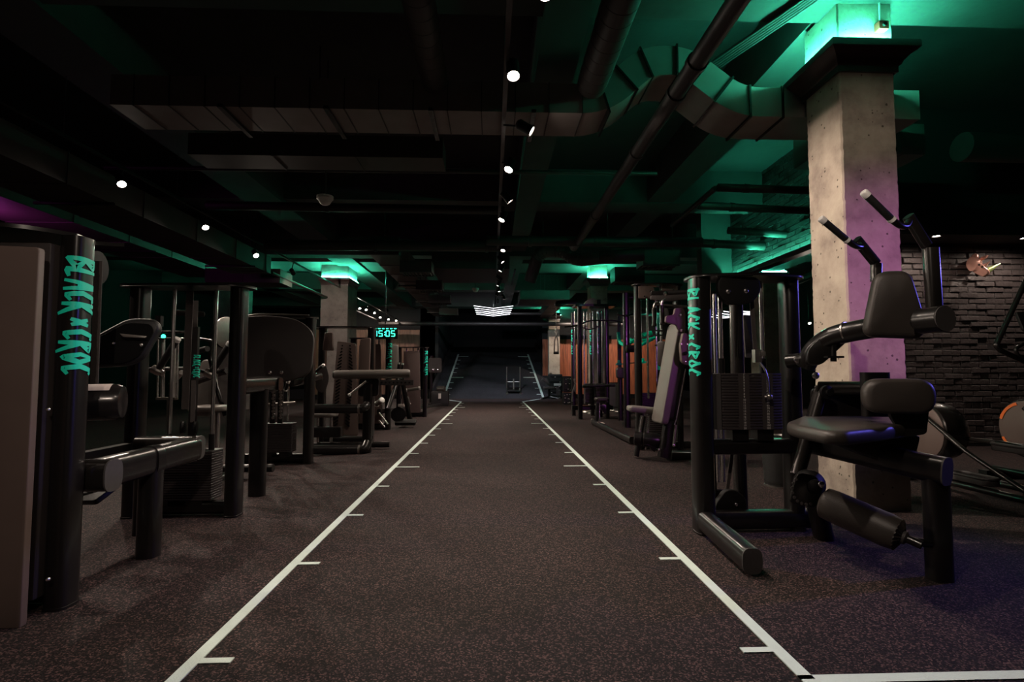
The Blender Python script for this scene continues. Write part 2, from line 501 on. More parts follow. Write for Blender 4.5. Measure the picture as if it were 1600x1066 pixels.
# shell
struct('ceiling', MB().box((-0.5, 14, 4.85), (23, 40, 0.3)), CEILM)
struct('wall_left', MB().box((-12.1, 14, 2.35), (0.2, 40, 4.7)), WALLB)
struct('wall_right', MB().box((11.1, 14, 2.35), (0.2, 40, 4.7)), WALLB)
struct('wall_back', MB().box((-0.5, 33.1, 2.35), (23, 0.2, 4.7)), WALLB)
struct('wall_front', MB().box((-0.5, -5.0, 2.35), (23, 0.2, 4.7)), WALLB)
struct('wall_alcove_left', MB().box((-2.62, 29.1, 2.35), (0.16, 7.8, 4.7)), WALLB)
struct('wall_alcove_right', MB().box((2.87, 29.1, 2.35), (0.16, 7.8, 4.7)), WALLB)

# timber clad walls at the far end: every board a piece of its own
def boards(name, x0, x1, z1, step, m, y=25.3):
    w_ = struct(name, MB().box(((x0 + x1) / 2, y + 0.1, 2.35), (x1 - x0, 0.12, 4.7)), WALLB)
    me = None
    n = int((x1 - x0) / step)
    for i in range(n):
        mb = MB().slab(rpoly(rect((step - 0.010) / 2, z1 / 2), 0.01, 1), (x0 + step * (i + .5), y + random.uniform(-.008, .008), z1 / 2), (1, 0, 0), (0, 0, 1), 0.03, 0)
        part('plank', mb, m, w_)
boards('wall_timber_right', 2.4, 8.8, 2.62, 0.20, WOOD)
boards('wall_timber_left', -8.6, -3.42, 3.05, 0.235, WOOD2)

# ------------------------------------------------------------------ brick wall on the right
WBY = 7.45
wb = struct('wall_brick', MB().box((7.95, WBY + 0.111, 2.2), (5.3, 0.2, 4.4)), MORTAR)
BL, BH, BD = 0.275, 0.084, 0.07
bvar = []
for k in range(6):
    r2 = random.Random(k)
    l, h, d = BL - 0.008 - r2.uniform(0, .012), BH - 0.007 - r2.uniform(0, .007), BD + r2.uniform(-.012, .012)
    mb = MB()
    pr = [(-l / 2, -h / 2), (l / 2, -h / 2), (l / 2, h / 2), (-l / 2, h / 2)]
    lev = [(1.0, 0), (1.0, -d + .012), (0.94, -d)]
    j = [(r2.uniform(-.008, .006), r2.uniform(-.006, .004)) for _ in range(4)]
    mb.rings([[V(((px + a[0]) * (s if s == 1 else (1 - .012 / l)), z + r2.uniform(-.004, .004) * (z != 0), (pz + a[1]) * (s if s == 1 else (1 - .014 / h)))) for (px, pz), a in zip(pr, j)] for s, z in lev])
    me = mb.mesh('brick', (0, 0, 0)); me.materials.append(BRICKM)
    bvar.append(me)
n = 0
row = 0
z = 0.04
rest = MB()
while z < 2.86:
    x = 5.42 + (0.0 if row % 2 else -0.131) + random.uniform(-.02, .02)
    while x < 9.6:
        if x > 5.35:
            lc_ = V((x + BL / 2, WBY + 0.065 + random.uniform(-.010, .010), z + BH / 2))
            if n < 300 and x < 7.65:
                o = bpy.data.objects.new('brick', random.choice(bvar)); COL.objects.link(o)
                o.parent = wb
                o.location = lc_
                o.rotation_euler = (0, random.uniform(-.012, .012), random.uniform(-.02, .02))
                n += 1
            else:
                me = random.choice(bvar)
                rest.add([lc_ + v_.co for v_ in me.vertices], [tuple(p_.vertices) for p_ in me.polygons])
        x += BL
    z += BH; row += 1
part('brick_courses', rest, BRICKM, wb, kind='stuff')

struct('trim_3', MB().box((8.3, 7.2, 3.82), (5.9, .55, 1.76)), WALLB)

# brick faced bulkhead over the far right machines, lit by the column lights
bz0, bz1, by0, by1, bx = 2.95, 4.7, 7.5, 10.6, 4.92
bk = struct('trim_1', MB().box((bx + 0.25, (by0 + by1) / 2, (bz0 + bz1) / 2), (0.4, by1 - by0, bz1 - bz0)), MORTAR)
mb = MB()
row = 0; z = bz0
while z < bz1 - 0.05:
    y = by0 - (0.13 if row % 2 else 0)
    while y < by1:
        a, b = max(y, by0), min(y + BL - 0.012, by1)
        if b - a > .03:
            o_ = random.uniform(-.008, .008)
            mb.box((bx + 0.02 + o_, (a + b) / 2, z + BH / 2), (0.08, b - a, BH - 0.012))
        y += BL
    z += BH; row += 1
part('brick_courses', mb, BRICKM, bk, kind='stuff')
part('ledge', MB().box((bx - .05, (by0 + by1) / 2, bz0 - .03), (.16, by1 - by0, .02)), STEEL, bk)
part('ledge_baffle', MB().box((bx - .13, (by0 + by1) / 2, bz0 + .005), (.01, by1 - by0, .09)), STEEL, bk)  # upstand added to hide the strip and keep its light near the wall
part('led_strip', MB().box((bx - .085, (by0 + by1) / 2, bz0 - .012), (.02, by1 - by0 - .1, .012)), GLED2, bk)
struct('trim_2', MB().box((4.62, 10.75, 3.82), (0.66, 0.25, 1.74)), BEAMM)

# ------------------------------------------------------------------ beams
for i, (y0, y1, z0) in enumerate([(3.25, 4.30, 4.06), (9.3, 9.9, 4.1), (12.7, 13.1, 3.86), (14.5, 15.9, 4.06), (19.6, 20.2, 4.1), (24.3, 25.2, 4.06), (-1.5, -0.3, 4.06)]):  # third cross beam is added to block green light from the nearer slab
    struct('trim_%d' % (10 + i), MB().box((-0.5, (y0 + y1) / 2, (z0 + 4.7) / 2), (23, y1 - y0, 4.7 - z0)), BEAMM)
for i, (x0, x1, z0) in enumerate([(.42, .80, 3.98), (-4.3, -3.66, 4.02), (-8.4, -7.8, 4.1), (2.78, 3.26, 4.12)]):  # first lengthwise beam is added to keep green light off the left slab
    struct('trim_%d' % (20 + i), MB().box(((x0 + x1) / 2, 14, (z0 + 4.7) / 2), (x1 - x0, 39, 4.7 - z0)), BEAMM)

# ------------------------------------------------------------------ columns with a lit capital
def column(x0, x1, y0, y1, label, m, cz=3.48, power=60, over=0.13, rough=True):
    cx, cy = (x0 + x1) / 2, (y0 + y1) / 2
    t = thing('concrete_column', label, 'column', (cx, cy, 0))
    # slightly chipped arrises
    mb = MB()
    rings = []
    N = 150 if rough else 6
    for i in range(N + 1):
        z = 4.08 * i / N
        ring = []
        for (sx, sy) in ((-1, -1), (1, -1), (1, 1), (-1, 1)):
            jx, jy = ((random.choice((0, .003, .005, .012)) * random.random(), random.choice((0, .003, .005, .012)) * random.random()) if rough else (0, 0))
            c = V((cx + sx * ((x1 - x0) / 2 - jx * .5), cy + sy * ((y1 - y0) / 2 - jy * .5), z))
            q = .012
            pa, pb = (V((-sx * q, 0, 0)), V((0, -sy * q, 0)))
            if (sx * sy) < 0: pa, pb = pb, pa
            ring += [c + pb, c + pa] if False else ([c + V((0, -sy * q, 0)), c + V((-sx * q, 0, 0))] if sx * sy > 0 else [c + V((-sx * q, 0, 0)), c + V((0, -sy * q, 0))])
        rings.append(ring)
    mb.rings(rings)
    part('shaft', mb, m, t)
    # moulded capital
    w, d = (x1 - x0) / 2, (y1 - y0) / 2
    k = over / 0.13
    prof = [(0.004, 0), (.02, .0), (.02, .05), (.035, .06), (.045, .085), (.075, .12), (.11, .14), (.13, .155), (.13, .2), (.125, .215), (0.004, .215)]
    mb = MB()
    mb.rings([[V((cx + sx * (w + o * k), cy + sy * (d + o * k), cz + h)) for sx, sy in ((-1, -1), (1, -1), (1, 1), (-1, 1))] for o, h in prof], (False, False))
    cap = part('capital', mb, MOULD, t)
    # led strip lying on the capital round the shaft
    mb = MB()
    zt = cz + .230
    for sx, sy, lx, ly in ((0, -1, w, .012), (0, 1, w, .012), (-1, 0, .012, d), (1, 0, .012, d)):
        mb.box((cx + sx * (w + .055 * k), cy + sy * (d + .055 * k), zt), (2 * lx if sx == 0 else .024, 2 * ly if sy == 0 else .024, .012))
    part('led_strip', mb, GLED if power > 100 else GLED3, t)
    return t
main_col = column(2.79, 3.25, 4.05, 4.51, 'thick rough concrete column behind the near right ab machine', CONC, power=130)
column(2.76, 3.24, 14.75, 15.25, 'slim concrete column rising behind the cable towers on the right', CONC, power=90, rough=False)
column(2.62, 3.14, 24.55, 25.0, 'far concrete column in front of the orange timber wall', CONC, power=90, rough=False)
column(-4.78, -4.03, 14.9, 15.9, 'broad smooth grey column standing behind the left machines', CONCG, power=90, over=.06, rough=False)
column(-7.7, -6.95, 14.9, 15.6, 'grey column far left, only its lit head showing over a tower', CONCG, power=90, over=.06, rough=False)
column(5.05, 5.5, 9.7, 10.2, 'raw concrete post seen through the near right weight tower', CONC, cz=2.72, power=10, rough=False, over=.05)
# red call point and conduit on the near column
t = thing('fire_alarm_box', 'red alarm box fixed to the lit top of the near column', 'alarm', (3.14, 4.05, 3.86))
part('housing', MB().slab(rpoly(rect(.042, .035), .01), (3.135, 4.02, 3.85), (1, 0, 0), (0, 0, 1), .06, .006), REDM, t)
part('button', MB().cyl((3.135, 3.995, 3.85), (3.135, 3.975, 3.85), .016), DARK, t)
part('conduit', MB().cyl((3.135, 4.035, 3.88), (3.135, 4.035, 4.08), .008, 8), PAPER, t)

# ================================================================== lettering on posts
GLY = {
 'B': [[(0, 0), (.16, 1.05)], [(.0, 1.0), (.66, .86), (.12, .5)], [(.12, .55), (.72, .28), (-.05, -.02)]],
 'L': [[(.14, 1), (0, 0), (.55, .08)]],
 'A': [[(-.04, -.05), (.42, 1.02), (.62, -.08)], [(.1, .38), (.6, .42)]],
 'C': [[(.66, .84), (.42, 1), (.05, .5), (.2, .02), (.62, .16)]],
 'K': [[(.1, 1.0), (0, -.1)], [(.66, 1.02), (.06, .46), (.78, -.22)]],
 'x': [[(0, .72), (.42, .2)], [(.44, .74), (-.02, .18)]],
 'R': [[(.1, 1.0), (0, -.15)], [(0, .98), (.62, .82), (.06, .48), (.72, -.24)]],
 'O': [[(.32, 1), (.02, .5), (.24, 0), (.62, .46), (.32, 1), (.2, .96)]],
}
def post_surface(cx, cy, a, b, e, side):
    """arc length along the outline of a post, 0 at the face towards the lane"""
    n = 240
    pts = []
    for i in range(n + 1):
        t = -PI + 2 * PI * i / n
        c, q = math.cos(t), math.sin(t)
        pts.append((a * math.copysign(abs(c) ** (2 / e), c), b * math.copysign(abs(q) ** (2 / e), q)))
    cum = [0.0]
    for i in range(n):
        cum.append(cum[-1] + math.dist(pts[i], pts[i + 1]))
    mid = cum[n // 2]
    def f(s, lift):
        s += mid
        k = 0
        while k < n - 1 and cum[k + 1] < s: k += 1
        t = (s - cum[k]) / max(1e-6, cum[k + 1] - cum[k])
        x = pts[k][0] + (pts[k + 1][0] - pts[k][0]) * t
        y = pts[k][1] + (pts[k + 1][1] - pts[k][1]) * t
        L = math.hypot(x, y)
        x, y = x * (1 + lift / L), y * (1 + lift / L)
        return (cx + side * x, cy + side * y)
    return f
def letter_mesh(f, ztop, length, height, lift=.0035, s0=0.0, th=.13):
    """words running down the post, letter tops to the right of someone on the lane"""
    words = 'BLACK x CROC'
    adv = {' ': .30, 'x': .55}
    total = sum(adv.get(ch, .86) for ch in words)
    k = length / total
    mb = MB()
    u = 0.0
    for ch in words:
        for st in GLY.get(ch, []):
            pts = []
            for i in range(len(st) - 1):
                m_ = 14
                for j in range(m_ + (i == len(st) - 2)):
                    t = j / m_
                    pts.append((st[i][0] + (st[i + 1][0] - st[i][0]) * t, st[i][1] + (st[i + 1][1] - st[i][1]) * t))
            L, Rr = [], []
            n = len(pts)
            for i, p in enumerate(pts):
                q0, q1 = pts[max(0, i - 1)], pts[min(n - 1, i + 1)]
                dx, dy = (q1[0] - q0[0]) * k, (q1[1] - q0[1]) * height
                l = math.hypot(dx, dy) or 1e-6
                wd = th * height * .5 * (.55 + .45 * math.sin(PI * (i + .6) / (n + .2)))
                nx, ny = -dy / l * wd, dx / l * wd
                for arr, sg in ((L, 1), (Rr, -1)):
                    uu = (u + p[0]) * k + nx * sg
                    vv = (p[1] - .5) * height + ny * sg
                    arr.append((uu, vv))
            vs = []
            for (ua, va), (ub, vb) in zip(L, Rr):
                for (uu, vv) in ((ua, va), (ub, vb)):
                    x, y = f(s0 + vv, lift)
                    vs.append((x, y, ztop - uu))
            mb.add(vs, [(2 * i, 2 * i + 1, 2 * i + 3, 2 * i + 2) for i in range(n - 1)])
        u += adv.get(ch, .86)
    return mb

# ================================================================== strength machines
PA, PB = 0.052, 0.072
def post(t, x, y, h, m=STEEL, a=PA, b=PB, lean=0.0, name='post', z0=0.0):
    mb = MB()
    prof = sup(a, b, 3.4, 32)
    mb.rings([[V((x + px * s + lean * zz, y + py * s, zz)) for px, py in prof] for zz, s in ((z0, 1.06), (z0 + .012, 1.06), (z0 + .014, 1.0), (h, 1.0))])
    return part(name, mb, m, t)
def top_plate(t, pts, z, th=.018):
    mb = MB().slab(rpoly([(p[0], p[1]) for p in pts], .09, 5), (0, 0, z + th / 2), (1, 0, 0), (0, 1, 0), th, .004, steps=2)
    return part('top_plate', mb, STEEL, t)
def stack(t, x0, x1, y, z0, n, ph, d=.13, name='weight_plate'):
    """weight plates sharing one mesh"""
    cx = (x0 + x1) / 2
    mb = MB().slab(rpoly(rect((x1 - x0) / 2, d / 2), .012, 2), (cx, y, z0 + ph * .45), (1, 0, 0), (0, 1, 0), ph * .88, .002, steps=1)
    first = part(name, mb, PLATE, t)
    for i in range(1, n):
        copy_at(first, t, (0, 0, ph * i))
def rods(t, xs, y, z0, z1, r=.0125, m=CHROME):
    for x in xs:
        part('guide_rod', MB().cyl((x, y, z0), (x, y, z1), r, 14), m, t)
def pad(name, poly, c, u, v, th, m, t, rnd=None, dome=.01, label=None):
    return part(name, MB().slab(poly, c, u, v, th, rnd if rnd is not None else th * .38, dome), m, t, label)
def words(t, x, y, side, ztop=1.62, length=.62, height=.17, s0=0.0, a=PA, b=PB, th=.13):
    return part('lettering', letter_mesh(post_surface(x, y, a, b, 3.4, side), ztop, length, height, s0=s0, th=th), TEAL, t, 'teal brush lettering running down the post')
def oval_tube(name, a, b, t, w=.05, h=.07, m=STEEL, caps=True, e=3.0):
    o = part(name, MB().sweep(sup(w, h, e, 24), [a, b], (0, 0, 1)), m, t)
    if caps:
        d = (V(b) - V(a)).normalized()
        part('end_cap', MB().sweep(sup(w * 1.01, h * 1.01, e, 24), [V(b), V(b) + d * .008], (0, 0, 1)), CAPM, o)
    return o
def round_tube(name, pts, r, t, m=STEEL2, fil=0.0, seg=18, cap=False):
    o = part(name, MB().tube(pts, r, seg, fil), m, t)
    if cap:
        d = (V(pts[-1]) - V(pts[-2])).normalized()
        part('end_cap', MB().cyl(V(pts[-1]), V(pts[-1]) + d * .006, r * 1.0, seg), CAPM, o)
    return o
def grip(t, a, b, r=.017, name='handle', m=RUBBER, tip=True):
    a, b = V(a), V(b)
    d = (b - a).normalized()
    o = part(name, MB().lathe(a, d, [(r * .9, 0), (r, .004), (r, (b - a).length)], 14), m, t)
    if tip:
        part('grip_cap', MB().lathe(b, d, [(r * 1.12, -.002), (r * 1.12, .024), (r * .9, .03)], 14), CAPB, o)
        part('grip_collar', MB().lathe(a, d, [(r * 1.12, -.004), (r * 1.12, .012)], 14), CAPB, o)
    return o
def bolt(t, c, n, r=.012, name='bolt', m=CHROME):
    return part(name, MB().lathe(c, n, [(r, 0), (r, .006), (r * .55, .012)], 12), m, t)
def pulley(t, c, axis, r, name='pulley', w=.025):
    return part(name, MB().lathe(V(c) - V(axis).normalized() * w / 2, axis, [(r * .3, -.004), (r, 0), (r * .86, w * .3), (r * .86, w * .7), (r, w), (r * .3, w + .004)], 26), DARK, t)

# ------------------------------------------------------------------ right, nearest: abdominal crunch machine
px_, py_ = 1.415, 3.56
R1 = thing('abdominal_machine', 'black abdominal crunch machine with raised seat standing before the near concrete column', 'gym machine', (1.85, 3.2, 0))
post(R1, px_, py_, 1.705, a=.062, b=.085)
words(R1, px_, py_, -1, 1.63, .60, .15, .015, a=.062, b=.085)
post(R1, 2.07, 3.62, 1.705, lean=0.0)
top_plate(R1, [(1.35, 3.46), (1.75, 3.40), (2.14, 3.5), (2.15, 3.74), (1.34, 3.72)], 1.705)
oval_tube('base_tube', (px_, py_ + .02, .075), (2.16, 3.60, .075), R1, .055, .062, caps=False)
oval_tube('cross_tube', (px_, py_, .565), (2.15, 3.6, .565), R1, .05, .052, caps=False)
oval_tube('foot_tube', (1.405, 3.50, .09), (1.365, 2.80, .078), R1, .052, .068)
rods(R1, (1.575, 1.865), 3.6, .70, 1.70, .0135)
for x in (1.575, 1.865):
    part('rod_sleeve', MB().cyl((x, 3.6, 1.06), (x, 3.6, 1.16), .022, 14), DARK, R1)
stack(R1, 1.525, 1.935, 3.57, .685, 20, .0188, .16)
for x in (1.66, 1.83):
    part('stack_support', MB().box((x, 3.57, .645), (.11, .1, .075)), STEEL, R1)
part('side_plate', MB().box((1.508, 3.57, .87), (.03, .15, .37)), CAPM, R1)
def numbers(name, first, step, n, x, y, ztop, pitch, size, t):
    c = bpy.data.curves.new(name, 'FONT')
    c.body = '\n'.join(str(first + step * i) for i in range(n))
    c.size = size; c.align_x = 'CENTER'
    c.space_line = pitch / size
    c.extrude = 0.0004
    o = bpy.data.objects.new(name, c); COL.objects.link(o)
    o.rotation_euler = (PI / 2, 0, 0)
    o.data.materials.append(PAPER)
    bpy.context.view_layer.update()
    me = bpy.data.meshes.new_from_object(o.evaluated_get(bpy.context.evaluated_depsgraph_get()))
    bpy.data.objects.remove(o)
    q = bpy.data.objects.new(name, me); COL.objects.link(q)
    me.materials.clear(); me.materials.append(WHITE)
    q.rotation_euler = (PI / 2, 0, 0)
    q.parent = t
    q.location = V((x, y, ztop)) - V(t.location)
    return q
for x in (1.675, 1.835):
    part('number_strip', MB().box((x, 3.4885, .872), (.075, .004, .37)), SHROUDD, R1, 'paler printed strip down the weight plates')
numbers('plate_numbers', 1, 1, 20, 1.675, 3.4845, 1.0465, .0188, .019, R1)
numbers('plate_numbers', 10, 5, 20, 1.835, 3.4845, 1.0465, .0188, .019, R1)
rp0 = at(1152, 560, 4.0)
part('rear_post', MB().sweep(sup(.045, .05, 3, 20), [(rp0.x, 4.0, 0), (rp0.x, 4.0, 1.68)], (0, 1, 0)), STEEL2, R1)
for q in (1118, 1126):
    part('guide_rod', MB().cyl((at(q, 560, 3.95).x, 3.95, .25), (at(q, 560, 3.95).x, 3.95, 1.66), .013, 12), CHROME, R1)
part('rear_plate', MB().slab(rpoly([(-.03, -.15), (.05, -.15), (.03, .17), (-.04, .17)], .01), at(1170, 528, 3.9), (1, 0, 0), (0, 0, 1), .012, .003), CAPM, R1)
# head pulleys, belt and cable to the pin
hp = part('pulley_housing', MB().slab(rpoly([(-.14, .1), (.14, .1), (.15, 0), (.08, -.08), (-.08, -.085), (-.14, -.02)], .05), (1.64, 3.47, 1.60), (1, 0, 0), (0, 0, 1), .05, .006), DARK, R1)
bolt(hp, (1.565, 3.445, 1.60), (0, -1, 0), .016); bolt(hp, (1.685, 3.445, 1.605), (0, -1, 0), .016)
part('belt', MB().sweep(rect(.014, .002), [(1.745, 3.5, 1.64), (1.775, 3.52, 1.22)], (0, 1, 0)), BELT, R1)
cc = part('cable_clamp', MB().box((1.775, 3.5, 1.175), (.045, .045, .085)).box((1.80, 3.48, 1.19), (.035, .03, .03)), ALU, R1)
part('pin_cable', MB().tube([(1.785, 3.48, 1.13), (1.81, 3.46, 1.08), (1.825, 3.455, 1.0), (1.825, 3.455, .92)], .007, 10, .03), CHROME, R1)
part('selector_pin', MB().ball((1.825, 3.45, .905), .022, 10, 6).cyl((1.8, 3.46, .905), (1.84, 3.44, .9), .012, 10), ALU, R1)
# lower belts and pulley
for x in (1.535, 1.665):
    part('belt', MB().sweep(rect(.012, .0015), [(x, 3.66, .52), (x + (0.02 if x < 1.6 else -.03), 3.70, .2)], (0, 1, 0)), BELT, R1)
hb = part('pulley_guard', MB().slab(rpoly([(-.1, -.05), (.12, -.05), (.115, .03), (.05, .085), (-.02, .085), (-.09, .0)], .03), (1.625, 3.66, .175), (1, 0, 0), (0, 0, 1), .06, .008), DARK, R1)
bolt(hb, (1.665, 3.625, .165), (0, -1, 0), .013)
pulley(R1, (1.60, 3.72, .17), (0, 1, 0), .075)
# seat side: column, beam, leg
round_tube('seat_column', [at(1246, 742, 3.25), at(1284, 606, 3.3)], .042, R1)
oval_tube('seat_beam', at(1265, 690, 3.35), at(1478, 737, 2.66), R1, .05, .072)
lx, ly = at(1462, 760, 2.72).x, 2.72
part('rear_leg', MB().sweep(sup(.058, .05, 3, 24), [(lx, ly, 0), (lx, ly, .57)], (0, 1, 0)), STEEL, R1)
part('hub', MB().lathe(at(1265, 757, 3.17), (-.25, -1, .05), [(.05, -.05), (.085, -.03), (.085, .02), (.05, .05), (.04, .1), (.02, .11)], 26), DARK, R1)
hubc = at(1258, 762, 3.1)
sel = MB()
sel.slab(rpoly([(-.1, -.09), (.06, -.12), (.1, -.02), (.07, .07), (-.05, .09)], .04), hubc, (1, 0, 0), (0, 0, 1), .018, .003)
hs = part('adjuster_plate', sel, STEEL, R1)
for i in range(9):
    a = PI * (.75 + i * .105)
    part('adjuster_hole', MB().cyl(hubc + V((math.cos(a) * .085, -.01, math.sin(a) * .085 - .01)), hubc + V((math.cos(a) * .085, -.014, math.sin(a) * .085 - .01)), .009, 10), CAPM, hs)
bolt(R1, at(1283, 757, 2.98), (0.1, -1, 0), .018)
part('hub_foot', MB().sweep(sup(.05, .06, 3, 20), [at(1272, 770, 3.3), V((2.13, 3.40, 0))], (0, 1, 0)), STEEL, R1)
# leg roller
ra, rb = at(1283, 783, 3.02), at(1408, 838, 2.72)
part('roller_pad', MB().lathe(ra, rb - ra, [(.02, 0), (.06, .004), (.086, .02), (.09, .06), (.09, (rb - ra).length - .06), (.083, (rb - ra).length - .015), (.05, (rb - ra).length), (.02, (rb - ra).length + .002)], 28), VINYL, R1)
dv = (rb - ra).normalized()
part('roller_axle', MB().cyl(rb - dv * .02, rb + dv * .09, .022, 14), STEEL, R1)
part('roller_cap', MB().lathe(rb, dv, [(.035, 0), (.035, .02), (.02, .03)], 16), CAPM, R1)
gath = MB()
for i in range(22):
    a = 2 * PI * i / 22
    u_ = dv.orthogonal().normalized(); v_ = dv.cross(u_)
    n_ = u_ * math.cos(a) + v_ * math.sin(a)
    gath.cyl(rb + n_ * .04 + dv * .002, rb + n_ * .083 - dv * .016, .006, 6)
part('gathered_cover', gath, VINYL, R1, kind='stuff')
part('cross_bar', MB().cyl(rb + dv * .05, at(1452, 850, 2.70), .02, 12), STEEL, R1)
# rear blue-lit cross tube with panel
round_tube('rear_tube', [at(1280, 607, 3.34), at(1378, 607, 3.1)], .045, R1)
part('side_panel', MB().slab(rpoly([(-.19, -.11), (.12, -.1), (.2, .02), (.2, .1), (-.19, .1)], .03), at(1318, 632, 3.3), (1, -.2, 0), (0, 0, 1), .03, .004), STEEL, R1)
kn = part('adjuster_knob', MB().lathe(at(1288, 613, 3.22), (.1, -1, 0), [(.03, 0), (.042, .01), (.042, .03), (.02, .035), (.02, .05)], 20), DARK, R1)
# seat, lumbar roll, chest pad
sc_ = at(1333, 662, 2.95)
sz = .79
def flatpoly(px, z):
    return [(p.x, p.y) for p in (atz(a, b, z) for a, b in px)]
sz = .755
sp = flatpoly([(1227, 660), (1256, 649), (1310, 645), (1350, 644.5), (1392, 647), (1428, 656), (1424, 662), (1380, 668), (1320, 674), (1290, 673), (1245, 665)], .79)
spc = V((sum(p[0] for p in sp) / len(sp), sum(p[1] for p in sp) / len(sp), sz))
pad('seat', rpoly([(x - spc.x, y - spc.y) for x, y in reversed(sp)], .06, 4), spc, (1, 0, 0), (0, 1, 0), .07, VINYL, R1, .03, .004)
part('seat_bracket', MB().slab(rpoly([(-.2, .06), (.24, .06), (.2, -.1), (.12, -.12), (-.2, .0)], .02), (2.15, 2.98, .655), (1, -.15, 0), (0, 0, 1), .12, .008), STEEL, R1)
lb = at(1402, 619, 2.74)
ndir = V((.45, .35, 0))
pad('lumbar_pad', rpoly(rect(.165, .092), .09, 7), lb, (.95, -.30, 0), (0, 0, 1), .10, VINYL, R1, .035, .006)
part('lumbar_bracket', MB().slab(rpoly([(-.1, .06), (.1, .06), (.08, -.1), (-.02, -.12), (-.08, -.02)], .02), lb + V((.08, .04, -.10)), (.95, -.3, 0), (0, 0, 1), .04, .005), STEEL, R1)
part('lumbar_post', MB().sweep(sup(.075, .035, 4, 20), [lb + V((.0, .16, -.12)), lb + V((.0, .16, .125))], (0, 1, 0)), STEEL, R1)
cp = at(1393, 478, 2.82)
pad('chest_pad', rpoly([(-.15, -.17), (.13, -.185), (.15, -.1), (.085, .19), (-.075, .19)], [.07, .08, .08, .06, .06], 6), cp, (.95, -.30, 0), (0.0, 0.0, 1), .09, VINYL, R1, .032, .008)
# swinging arm
arm = [at(1258, 572, 3.28), at(1272, 545, 3.22), at(1300, 525, 3.12), at(1345, 515, 2.98), at(1400, 507, 2.86), at(1463, 500, 2.70)]
part('lever_arm', MB().tube(arm, .06, 22, .08, scale=None), STEEL, R1)
e0, e1 = at(1440, 502, 2.72), at(1476, 498, 2.60)
dd = (e1 - e0).normalized()
ec = part('arm_boss', MB().cyl(e0, e1, .068, 26), STEEL, R1)
part('end_cap', MB().cyl(e1, e1 + dd * .006, .066, 26), CAPM, ec)
part('arm_collar', MB().lathe(at(1322, 519, 3.05), at(1345, 515, 2.98) - at(1322, 519, 3.05), [(.06, -.006), (.0625, -.004), (.0625, .004), (.06, .006)], 24), ALU, R1)
part('arm_gusset', MB().slab(rpoly([(-.1, -.12), (-.02, -.12), (.12, .02), (.14, .08), (.0, .07), (-.09, -.02)], .03), at(1286, 540, 3.16), (1, -.4, 0), (0, 0, 1), .09, .01), STEEL, R1)
pv = part('pivot_boss', MB().lathe(at(1230, 565, 3.36), at(1262, 562, 3.26) - at(1230, 565, 3.36), [(.03, 0), (.045, .004), (.045, .13), (.03, .135)], 20), STEEL, R1)
bolt(pv, at(1246, 562, 3.26), (0, -1, 0), .024); bolt(R1, at(1274, 587, 3.2), (0, -1, 0), .022)
part('arm_stop', MB().box(at(1302, 552, 3.1), (.02, .03, .10)).box(at(1303, 558, 3.1) , (.1, .04, .012)), DARK, R1)
for (u0, u1, br0, br1, h0, h1, Y) in (
    ((1369, 440), (1369, 412), (1369, 412), (1338, 374), (1334, 384), (1288, 346), 2.95),
    ((1460, 484), (1454, 388), (1448, 384), (1419, 338), (1404, 352), (1355, 306), 2.68)):
    up_ = part('arm_post', MB().sweep(sup(.028 if Y > 2.8 else .036, .024 if Y > 2.8 else .03, 3, 20), [at(*u0, Y), at(*u1, Y)], (0, 1, 0)), STEEL2, R1)
    part('arm_bracket', MB().sweep(sup(.026, .02, 3.5, 20), [at(*br0, Y), at(*br1, Y - .03)], (0, 1, 0)), STEEL, R1)
    hk = MB().tube([at(br1[0] + 2, br1[1] + 6, Y - .03), at(h0[0] + 12, h0[1] + 2, Y - .06), at(h0[0] + 2, h0[1] + 1, Y - .10), at(h0[0] - 12, h0[1] - 10, Y - .12)], .0165, 14, .03)
    part('handle_stem', hk, STEEL, R1)
    grip(R1, at(h0[0] - 10, h0[1] - 8, Y - .12), at(*h1, Y - .14), .0175)

# ------------------------------------------------------------------ left, nearest: tower with a grey shroud and support arm
def atx(px, py, X):
    v = ray(px, py)
    return EYEP + v * (X / v.x)
L1 = thing('hip_machine', 'nearest left machine with a brown grey shroud and big teal lettering on its post', 'gym machine', (-2.2, 2.6, 0))
lx1, ly1 = -1.968, 2.57
post(L1, lx1, ly1, 1.705, a=.05, b=.06)
words(L1, lx1, ly1, 1, 1.60, .555, .142, -.022, a=.05, b=.06, th=.165)
post(L1, -2.75, 2.6, 1.705)
fe = [atz(px, py, 1.71) for px, py in ((148, 381), (120, 369), (80, 362), (40, 356), (0, 352))]
tp = [(p.x, p.y) for p in fe] + [(-2.9, 2.32), (-2.9, 2.72), (-1.87, 2.74)]
t_ = MB().slab(tp, (0, 0, 1.714), (1, 0, 0), (0, 1, 0), .018, 0)
part('top_plate', t_, STEEL, L1)
oval_tube('base_tube', (-2.75, 2.6, .07), (-1.95, 2.6, .07), L1, .05, .06, caps=False)
sh = [at(px, py, 2.36) for px, py in ((-260, 372), (60, 386), (30, 984), (-280, 1040))]
mb = MB()
c_ = V((-2.45, 2.34, 0))
pts = [(p.x, p.z) for p in sh]
cx_, cz_ = sum(p[0] for p in pts) / 4, sum(p[1] for p in pts) / 4
mb.slab(rpoly([(x - cx_, z - cz_) for x, z in reversed(pts)], .015, 2), (cx_, 2.38, cz_), (1, 0, 0), (0, 0, 1), .035, .006)
part('shroud', mb, SHROUD, L1)
mb = MB().slab(rpoly(rect(.34, .80), .01, 2), (-2.36, 2.52, .86), (1, 0, 0), (0, 0, 1), .08, .006)
part('inner_shroud', mb, SHROUDD, L1)
for py in (640, 905):
    bolt(L1, at(76, py, 2.46), (0, -1, 0), .009)
